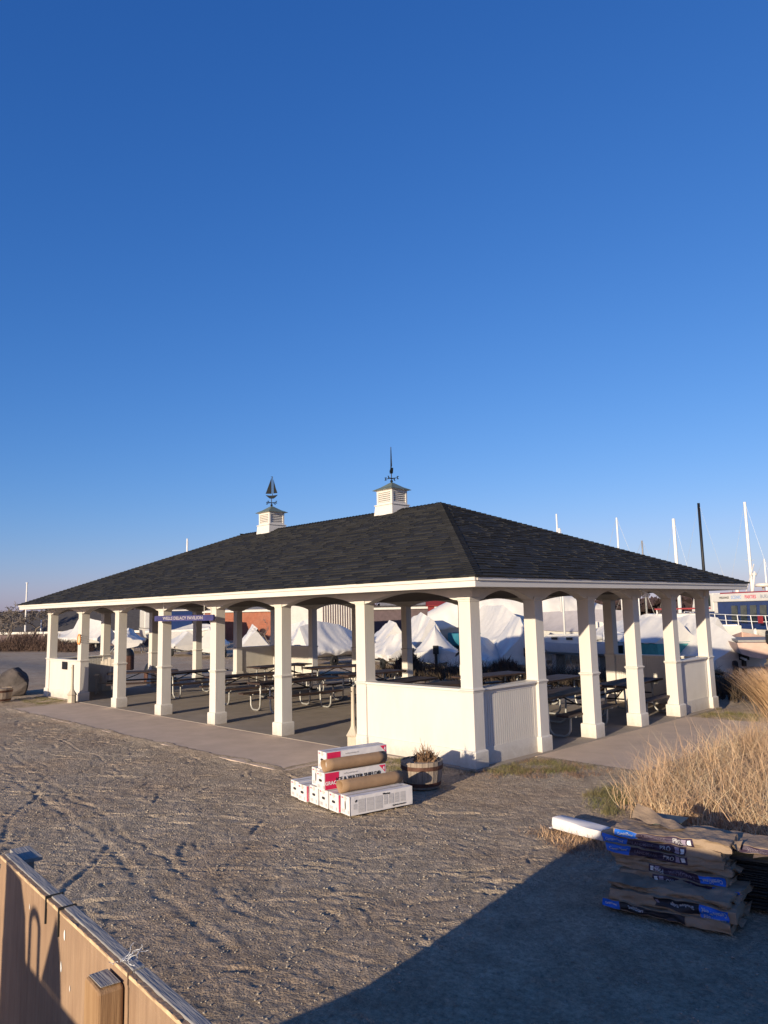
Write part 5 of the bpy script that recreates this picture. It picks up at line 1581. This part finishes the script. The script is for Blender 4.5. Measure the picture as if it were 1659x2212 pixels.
# striped corrugated shed
t = building('corrugated_shed', -56.1, 43.8, -1.2, 52, 7.9, 7, 4.8, 'siding', 'greyroof', 'beige corrugated metal shed with dark vertical ribs behind the blue boat', 'flat', 1)
m = MB()
for k in range(17): m.box(-.4 + k * .25, -.285 + k * .25, -3.55, -3.503, 0, 4.7)
m.build('wall_rib', 'maroon', parent=t)
building('maroon_building', -66, 60, -1.0, 45, 15, 8, 3.8, 'maroon', 'darkroof', 'dark maroon building with flat roof and pale eave beyond the boats', 'flat', 1, (('window', -2, -.6, 1.6, 2.8, 'glass', None),), trim='siding')
building('white_building', -76.0, 77, -1.0, 45, 6.4, 6, 5.0, 'siding', 'siding', 'low white flat-roofed building beside the maroon one', 'flat', 1, ())
building('red_cabin', -54.2, 60, -1.0, 44, 2.4, 3.5, 3.9, 'redbarn', 'redbarn', 'small red gabled cabin with white trimmed door high behind the boats', 'gable', .9, (('door', -.35, .35, 2.2, 3.6, 'redbarn', 'hullwhite'),))
building('grey_roofed_house', -61.5, 66, -1.0, 44, 12, 7, 3.8, 'siding', 'greyroof', 'grey-roofed pale house left of the red cabin', 'gable', 1.6, (('window', 1, 2.2, 2.3, 3.4, 'glass', None),))
building('dark_roofed_house', -51, 70, -1.0, 44, 16, 8, 3.6, 'maroon', 'darkroof', 'dark-roofed house behind the red cabin', 'gable', 2.0, (('window', -3, -2, 2.2, 3.2, 'glass', None),))

# trees
def bare_tree(x, y, z, h, seed, label, lean=0.0, levels=5, spread=1.0, rmin=.004):
    t = empty('bare_tree', (x, y, z), 0, label, 'tree')
    rq = random.Random(seed)
    trunk = MB(); crown = MB()
    def br(p, d, l, r, lev):
        pts = [p]; q = p; dd = d.copy()
        n = 4
        for i in range(n):
            dd = (dd + Vector((rq.gauss(0, .16), rq.gauss(0, .16), rq.gauss(.03, .08)))).normalized()
            q = q + dd * (l / n); pts.append(q)
        (trunk if lev <= 1 else crown).tube(pts, [max(rmin, r * (1 - .45 * i / n)) for i in range(n + 1)], 5 if lev > 1 else 7, caps=False)
        if lev >= levels: return
        for k in range(rq.choice((2, 3, 3)) + (lev > 2)):
            a = rq.random() * 6.28; el = (.45 + .5 * rq.random()) * spread
            u = dd.orthogonal().normalized(); w = dd.cross(u)
            nd = (dd * math.cos(el) + (u * math.cos(a) + w * math.sin(a)) * math.sin(el)).normalized()
            base = pts[rq.choice((2, 3, 4, 4))]
            br(base, nd, l * (.55 + .25 * rq.random()), r * .5, lev + 1)
    br(Vector((0, 0, 0)), Vector((lean, 0, 1)).normalized(), h * .38, h * .028, 0)
    trunk.build('trunk', 'bark', parent=t); crown.build('crown', 'bark', parent=t)
bare_tree(-79.5, 18.5, -.9, 6.0, 3, 'bare leafless tree at the far left edge beyond the bushes', .15, 6, 1.25, .022)
bare_tree(-88.5, 24, -.9, 6.2, 8, 'bare leafless tree behind the low building, left of the roof corner', .1, 6, 1.25, .024)
bare_tree(-33.3, 20.6, -.9, 3.2, 5, 'bare sapling standing in front of the white wrapped boat', .1, 5, 1.1)
def pole(x, y, z0, z1, r, label):
    m = MB(); m.tube([(x, y, z0), (x, y, z1)], [r, r * .8], 8); m.lathe([(r * 1.5, 0), (r * 1.5, .08), (.01, .14)], 8, (x, y, z1))
    o = m.build('pole', 'alu', smooth=False); tag(o, label, 'pole')
pole(-86.5, 23.0, .9, 6.6, .10, 'white pole rising behind the left roof corner')
pole(-81.5, 23.0, .9, 2.1, .07, 'short white post on the low building side, right of the white pole')

# brown shrubs along the left edge of the yard
rq = random.Random(17)
def shrub_mesh(seed, w, h):
    rg = np.random.default_rng(seed); n = 2600
    # twig triangles spread through a lumpy volume
    u = rg.normal(size=(n, 3)); u /= np.linalg.norm(u, axis=1)[:, None]
    r = rg.random(n) ** .45
    c = u * r[:, None] * np.array([w / 2, w / 2.6, h * .62]) ; c[:, 2] = np.abs(c[:, 2]) * (1 + .35 * rg.random(n)) + .02
    c[:, 0] += .25 * w * np.sin(c[:, 2] * 2 + seed)*.2
    d = rg.normal(size=(n, 3)) * .35; d[:, 2] = np.abs(d[:, 2]) + .5
    d /= np.linalg.norm(d, axis=1)[:, None]
    l = (.15 + .28 * rg.random(n))[:, None]
    s = np.cross(d, rg.normal(size=(n, 3))); s /= np.linalg.norm(s, axis=1)[:, None]
    s *= (.012 + .022 * rg.random(n))[:, None]
    V = np.stack([c - s, c + s, c + d * l], 1).reshape(-1, 3)
    return V, np.arange(3 * n).reshape(-1, 3)
words = ['leftmost', 'tall', 'broad', 'low', 'ragged', 'rounded', 'thin', 'dense', 'dark']
for k, (px, py, w, h) in enumerate(((-78.5, 17.0, 6, 2.0), (-75.0, 18.6, 5, 2.3), (-77, 20.0, 6, 2.6), (-72.5, 20.2, 5, 1.8), (-74.5, 22.0, 5.5, 2.4), (-69.5, 20.8, 4, 1.4), (-82.5, 15.2, 6, 2.4), (-72, 24, 5, 2.2), (-66.5, 21.3, 4, 1.2))):
    V, F = shrub_mesh(40 + k, w, h)
    o = np_mesh('shrub', V, F, 'brush'); o.location = (px, py, -.92)
    tag(o, 'brown leafless shrub at the left edge of the gravel yard, among a row of them', 'shrub', 'brown shrubs at the left of the yard')
for k, (px, py, w, h, lb) in enumerate(((-13.6, 12.6, 1.3, .9, 'dark twiggy shrub behind the pavilion, seen over the smooth half wall'), (-9.3, 13.2, 1.2, .8, 'dark twiggy shrub behind the pavilion, just right of the near corner column'))):
    V, F = shrub_mesh(70 + k, w, h)
    o = np_mesh('shrub', V, F, 'brush'); o.location = (px, py, gz(px, py) - .03); tag(o, lb, 'shrub')
# far wood behind the town
rg = np.random.default_rng(5)
Vs = []
n = 60000
px = rg.uniform(-330, 60, n); py = 95 + rg.uniform(0, 50, n) - px * .12 * 0
yy = np.where(px < -120, 55 + (px + 330) * .10 + rg.uniform(0, 40, n), py)
base = 3.4 + 1.1 * vnoise(px * .06, yy * .01) + 1.2 * vnoise(px * .21 + 5, yy * .02) + .6 * vnoise(px * .7, yy * .1)
base = np.where(px < -120, base * 1.45, base * 1.05)
zt = base * rg.random(n) ** .5
c = np.stack([px, yy, zt - 1.0], 1)
d = rg.normal(size=(n, 3)); d /= np.linalg.norm(d, axis=1)[:, None]
e = np.cross(d, rg.normal(size=(n, 3))); e /= np.linalg.norm(e, axis=1)[:, None]
sz = (.5 + .7 * rg.random(n))[:, None]
V = np.stack([c - e * sz, c + e * sz, c + d * sz * 1.3], 1).reshape(-1, 3)
o = np_mesh('far_woodland', V, np.arange(3 * n).reshape(-1, 3), 'wood_far'); tag(o, 'dark leafless woodland far behind the yard', 'woodland', kind='stuff')

# ================================================================== DRY GRASS
def blades(rg, n, pos, hmin, hmax, wid, lean, curl, segs=4, lean_dir=None, gzf=None, droop=.0):
    # tapered bent ribbons; pos (n,2)
    h = rg.uniform(hmin, hmax, n) * (.55 + .45 * rg.random(n))
    a = rg.uniform(0, 2 * math.pi, n)
    ld = np.stack([np.cos(a), np.sin(a)], 1) * np.abs(rg.normal(0, lean, n))[:, None]
    if lean_dir is not None: ld += np.array(lean_dir)[None, :] * rg.uniform(.2, 1.0, n)[:, None]
    cu = np.stack([rg.normal(0, curl, n), rg.normal(0, curl, n)], 1)
    z0 = np.full(n, -.03) if gzf is None else gzf(pos[:, 0], pos[:, 1])
    sd = rg.uniform(0, math.pi, n); side = np.stack([np.cos(sd), np.sin(sd)], 1)
    ks = np.linspace(0, 1, segs + 1)
    rows = []
    dr = droop * np.abs(rg.normal(.6, .4, n))
    for i, t in enumerate(ks):
        xy = pos + ld * (h * t)[:, None] + cu * (h * t * t)[:, None] + .085 * h[:, None] * (np.sin(t * 6.5 + a) - np.sin(a))[:, None] * side[:, ::-1]
        z = z0 + h * (t - dr * t ** 2.5)
        w = wid * (1 - .85 * t) * (.7 + .6 * ((sd * 7) % 1))
        l = np.concatenate([xy - side * w[:, None], z[:, None]], 1); r = np.concatenate([xy + side * w[:, None], z[:, None]], 1)
        rows.append(np.stack([l, r], 1))
    V = np.stack(rows, 1)      # n, segs+1, 2, 3
    m_ = (segs + 1) * 2
    V = V.reshape(n * m_, 3)
    b0 = (np.arange(n) * m_)[:, None]
    F = []
    for i in range(segs): F.append(np.stack([b0[:, 0] + 2 * i, b0[:, 0] + 2 * i + 1, b0[:, 0] + 2 * i + 3, b0[:, 0] + 2 * i + 2], 1))
    return V, np.concatenate(F, 0)
def grass_obj(name, parts, mats, label, cat='grass'):
    Vs, Fs, o_ = [], [], 0
    for V, F in parts: Vs.append(V); Fs.append(F + o_); o_ += len(V)
    o = np_mesh(name, np.concatenate(Vs), np.concatenate(Fs), mats)
    return tag(o, label, cat, kind='stuff')
def in_poly(P, poly):
    x, y = P[:, 0], P[:, 1]; inside = np.zeros(len(P), bool); j = len(poly) - 1
    for i in range(len(poly)):
        xi, yi = poly[i]; xj, yj = poly[j]
        c = ((yi > y) != (yj > y)) & (x < (xj - xi) * (y - yi) / (yj - yi + 1e-12) + xi)
        inside ^= c; j = i
    return inside
def scatter(rg, n, poly):
    xs = [p[0] for p in poly]; ys = [p[1] for p in poly]; out = []
    while sum(map(len, out)) < n:
        P = np.stack([rg.uniform(min(xs), max(xs), n), rg.uniform(min(ys), max(ys), n)], 1); out.append(P[in_poly(P, poly)])
    return np.concatenate(out)[:n]
def clumped(rg, n, poly, m, sig):
    C = scatter(rg, m, poly); i = rg.integers(0, m, n)
    return C[i] + rg.normal(0, sig, (n, 2))
rg = np.random.default_rng(23)
big = [(2.60, -.45), (3.05, -.80), (3.6, -.90), (4.3, -.80), (5.6, -.4), (6.3, 3.5), (4.5, 7.5), (2.4, 6.2), (2.25, 4.0), (2.40, 2.0), (2.35, .6)]
parts = [blades(rg, 15000, clumped(rg, 15000, big, 260, .09), .35, .85, .0040, .22, .45, 6, (-.10, .05), droop=.55),
         blades(rg, 13000, clumped(rg, 13000, big, 220, .12), .15, .62, .0042, .5, .9, 6, (-.08, 0), droop=.8),
         blades(rg, 700, scatter(rg, 700, big), .7, 1.05, .0035, .10, .10, 5, (-.06, .04), droop=.1)]
grass_obj('dry_grass', parts, 'straw', 'tall dry straw-coloured grass at the right behind the shingle bundles')
parts = [blades(rg, 5000, clumped(rg, 5000, big, 240, .10), .3, .9, .0036, .25, .5, 6, (-.12, .04), droop=.6), blades(rg, 500, clumped(rg, 500, big, 120, .1), .5, .9, .0045, 1.1, .3, 4, (-.2, -.1), droop=.7)]
grass_obj('dry_grass', parts, 'straw3', 'pale bleached stalks and broken stems mixed through the tall dry grass')
parts = [blades(rg, 7000, clumped(rg, 7000, big, 150, .14), .12, .45, .005, .5, .5, 4, droop=.5)]
grass_obj('dead_grass', parts, 'straw2', 'brown dead undergrowth at the foot of the tall dry grass')
# fringe of stray stems round the tall grass
fr = [(1.75, 1.6), (2.3, -.2), (2.6, -.55), (2.3, 2.5), (2.1, 4.5), (1.75, 4.2)]
parts = [blades(rg, 260, clumped(rg, 260, fr, 26, .05), .2, .6, .0035, .2, .25, 5, droop=.2)]
# thin litter at the base of the white carton
parts.append(blades(rg, 420, clumped(rg, 420, [(2.3, -2.0), (3.1, -2.1), (3.1, -1.75), (2.3, -1.75)], 30, .05), .03, .12, .003, .6, .5, 4))
grass_obj('stray_grass', parts, 'straw', 'thin stray dry stems at the edge of the concrete apron and round the white carton')
# fountain grass clumps beyond the right corner
def fountain(x, y, r, h, n, seed, label, mt='straw', dirv=(0, 0)):
    rgl = np.random.default_rng(seed)
    a = rgl.uniform(0, 6.283, n); rr_ = np.abs(rgl.normal(0, r * .35, n))
    pos = np.stack([x + rr_ * np.cos(a), y + rr_ * np.sin(a)], 1)
    hh = rgl.uniform(.6, 1, n) * h
    out = np.stack([np.cos(a), np.sin(a)], 1) * rgl.uniform(.1, .75, n)[:, None] + np.array(dirv)[None, :]
    segs = 6; rows = []; side = np.stack([-np.sin(a), np.cos(a)], 1)
    z0 = gz(x, y)
    for t in np.linspace(0, 1, segs + 1):
        xy = pos + out * (hh * t ** 1.15)[:, None]
        z = z0 + hh * (1.05 * t - .16 * t ** 3)
        w = .0095 * (1 - .8 * t)
        rows.append(np.stack([np.concatenate([xy - side * w, z[:, None]], 1), np.concatenate([xy + side * w, z[:, None]], 1)], 1))
    V = np.stack(rows, 1); m_ = (segs + 1) * 2; V = V.reshape(n * m_, 3) - np.array([x, y, z0]); b0 = np.arange(n) * m_
    F = np.concatenate([np.stack([b0 + 2 * i, b0 + 2 * i + 1, b0 + 2 * i + 3, b0 + 2 * i + 2], 1) for i in range(segs)], 0)
    o = np_mesh('fountain_grass', V, F, mt); o.location = (x, y, z0)
    return tag(o, label, 'grass clump', 'clumps of fountain grass beyond the right corner')
fountain(1.55, 8.2, .7, 1.05, 1500, 1, 'golden sunlit fountain grass clump arching left beyond the far right column', 'straw', (-.32, -.05))
fountain(2.3, 9.6, .8, 1.05, 1300, 2, 'brown fountain grass clump behind the golden one', 'straw2', (-.25, 0))
fountain(.7, 10.3, .7, .95, 1100, 3, 'shaded fountain grass clump close behind the far right column', 'straw2', (-.2, 0))
# rough grass behind the building: shade-darkened near band, brown far band
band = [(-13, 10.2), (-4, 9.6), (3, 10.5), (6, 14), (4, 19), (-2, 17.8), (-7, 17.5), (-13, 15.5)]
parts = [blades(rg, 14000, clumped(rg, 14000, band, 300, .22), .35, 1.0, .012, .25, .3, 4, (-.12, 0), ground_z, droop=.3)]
grass_obj('rough_grass', parts, 'shaded_grass', 'rough grass behind the back of the pavilion, coloured dark for its shade')
far = [(-3, 16), (4, 12), (9, 14), (6, 22), (-3.0, 20.5)]
parts = [blades(rg, 8000, clumped(rg, 8000, far, 220, .25), .4, 1.0, .012, .25, .3, 4, (-.12, 0), ground_z, droop=.3)]
grass_obj('rough_grass', parts, 'straw2', 'sunlit brown rough grass at the far right in front of the boats')
# low green and straw tufts
def tufts(poly, n, label, h=.07, mt='greengrass', m=60, sig=.06):
    P = clumped(rg, n, poly, m, sig)
    V, F = blades(rg, n, P, h * .4, h, .0028, .5, .5, 3, None, lambda x, y: ground_z(x, y) + .0)
    return grass_obj('low_grass', [(V, F)], mt, label)
tufts([(-.25, -.30), (.12, -.22), (.95, .55), (1.15, 1.3), (.08, 1.36), (.06, .0)], 2600, 'short mixed green grass at the foot of the near corner beadboard wall', .08)
tufts([(-.25, -.30), (.30, -.32), (1.25, .35), (1.6, 1.3), (.08, 1.36), (.06, .0)], 1800, 'short straw-coloured grass at the foot of the near corner wall', .07, 'straw2')
tufts([(-2.1, -.75), (-1.8, -.1), (-.3, -.05), (-.5, -.75), (-1.2, -1.1)], 3000, 'short green grass between the smooth half wall and the barrel planter', .06)
tufts([(.1, 6.95), (1.9, 6.9), (2.4, 7.8), (.4, 8.0), (.1, 8.4)], 2600, 'short green grass beside the apron by the far right column', .09)
tufts([(-16.9, -.9), (-14.4, -.95), (-14.3, -.05), (-16.6, -.0)], 2600, 'short green grass in front of the far left half wall', .06)
tufts([(2.2, -.6), (2.6, -.9), (2.5, .2), (2.0, .5), (1.8, 0)], 1800, 'green grass patch left of the tall dry grass', .10)
tufts([(2.2, -1.9), (3.0, -2.3), (3.4, -2.1), (3.3, -1.75), (2.5, -1.5)], 1500, 'low straw-coloured grass in front of the long white carton', .05, 'straw2')
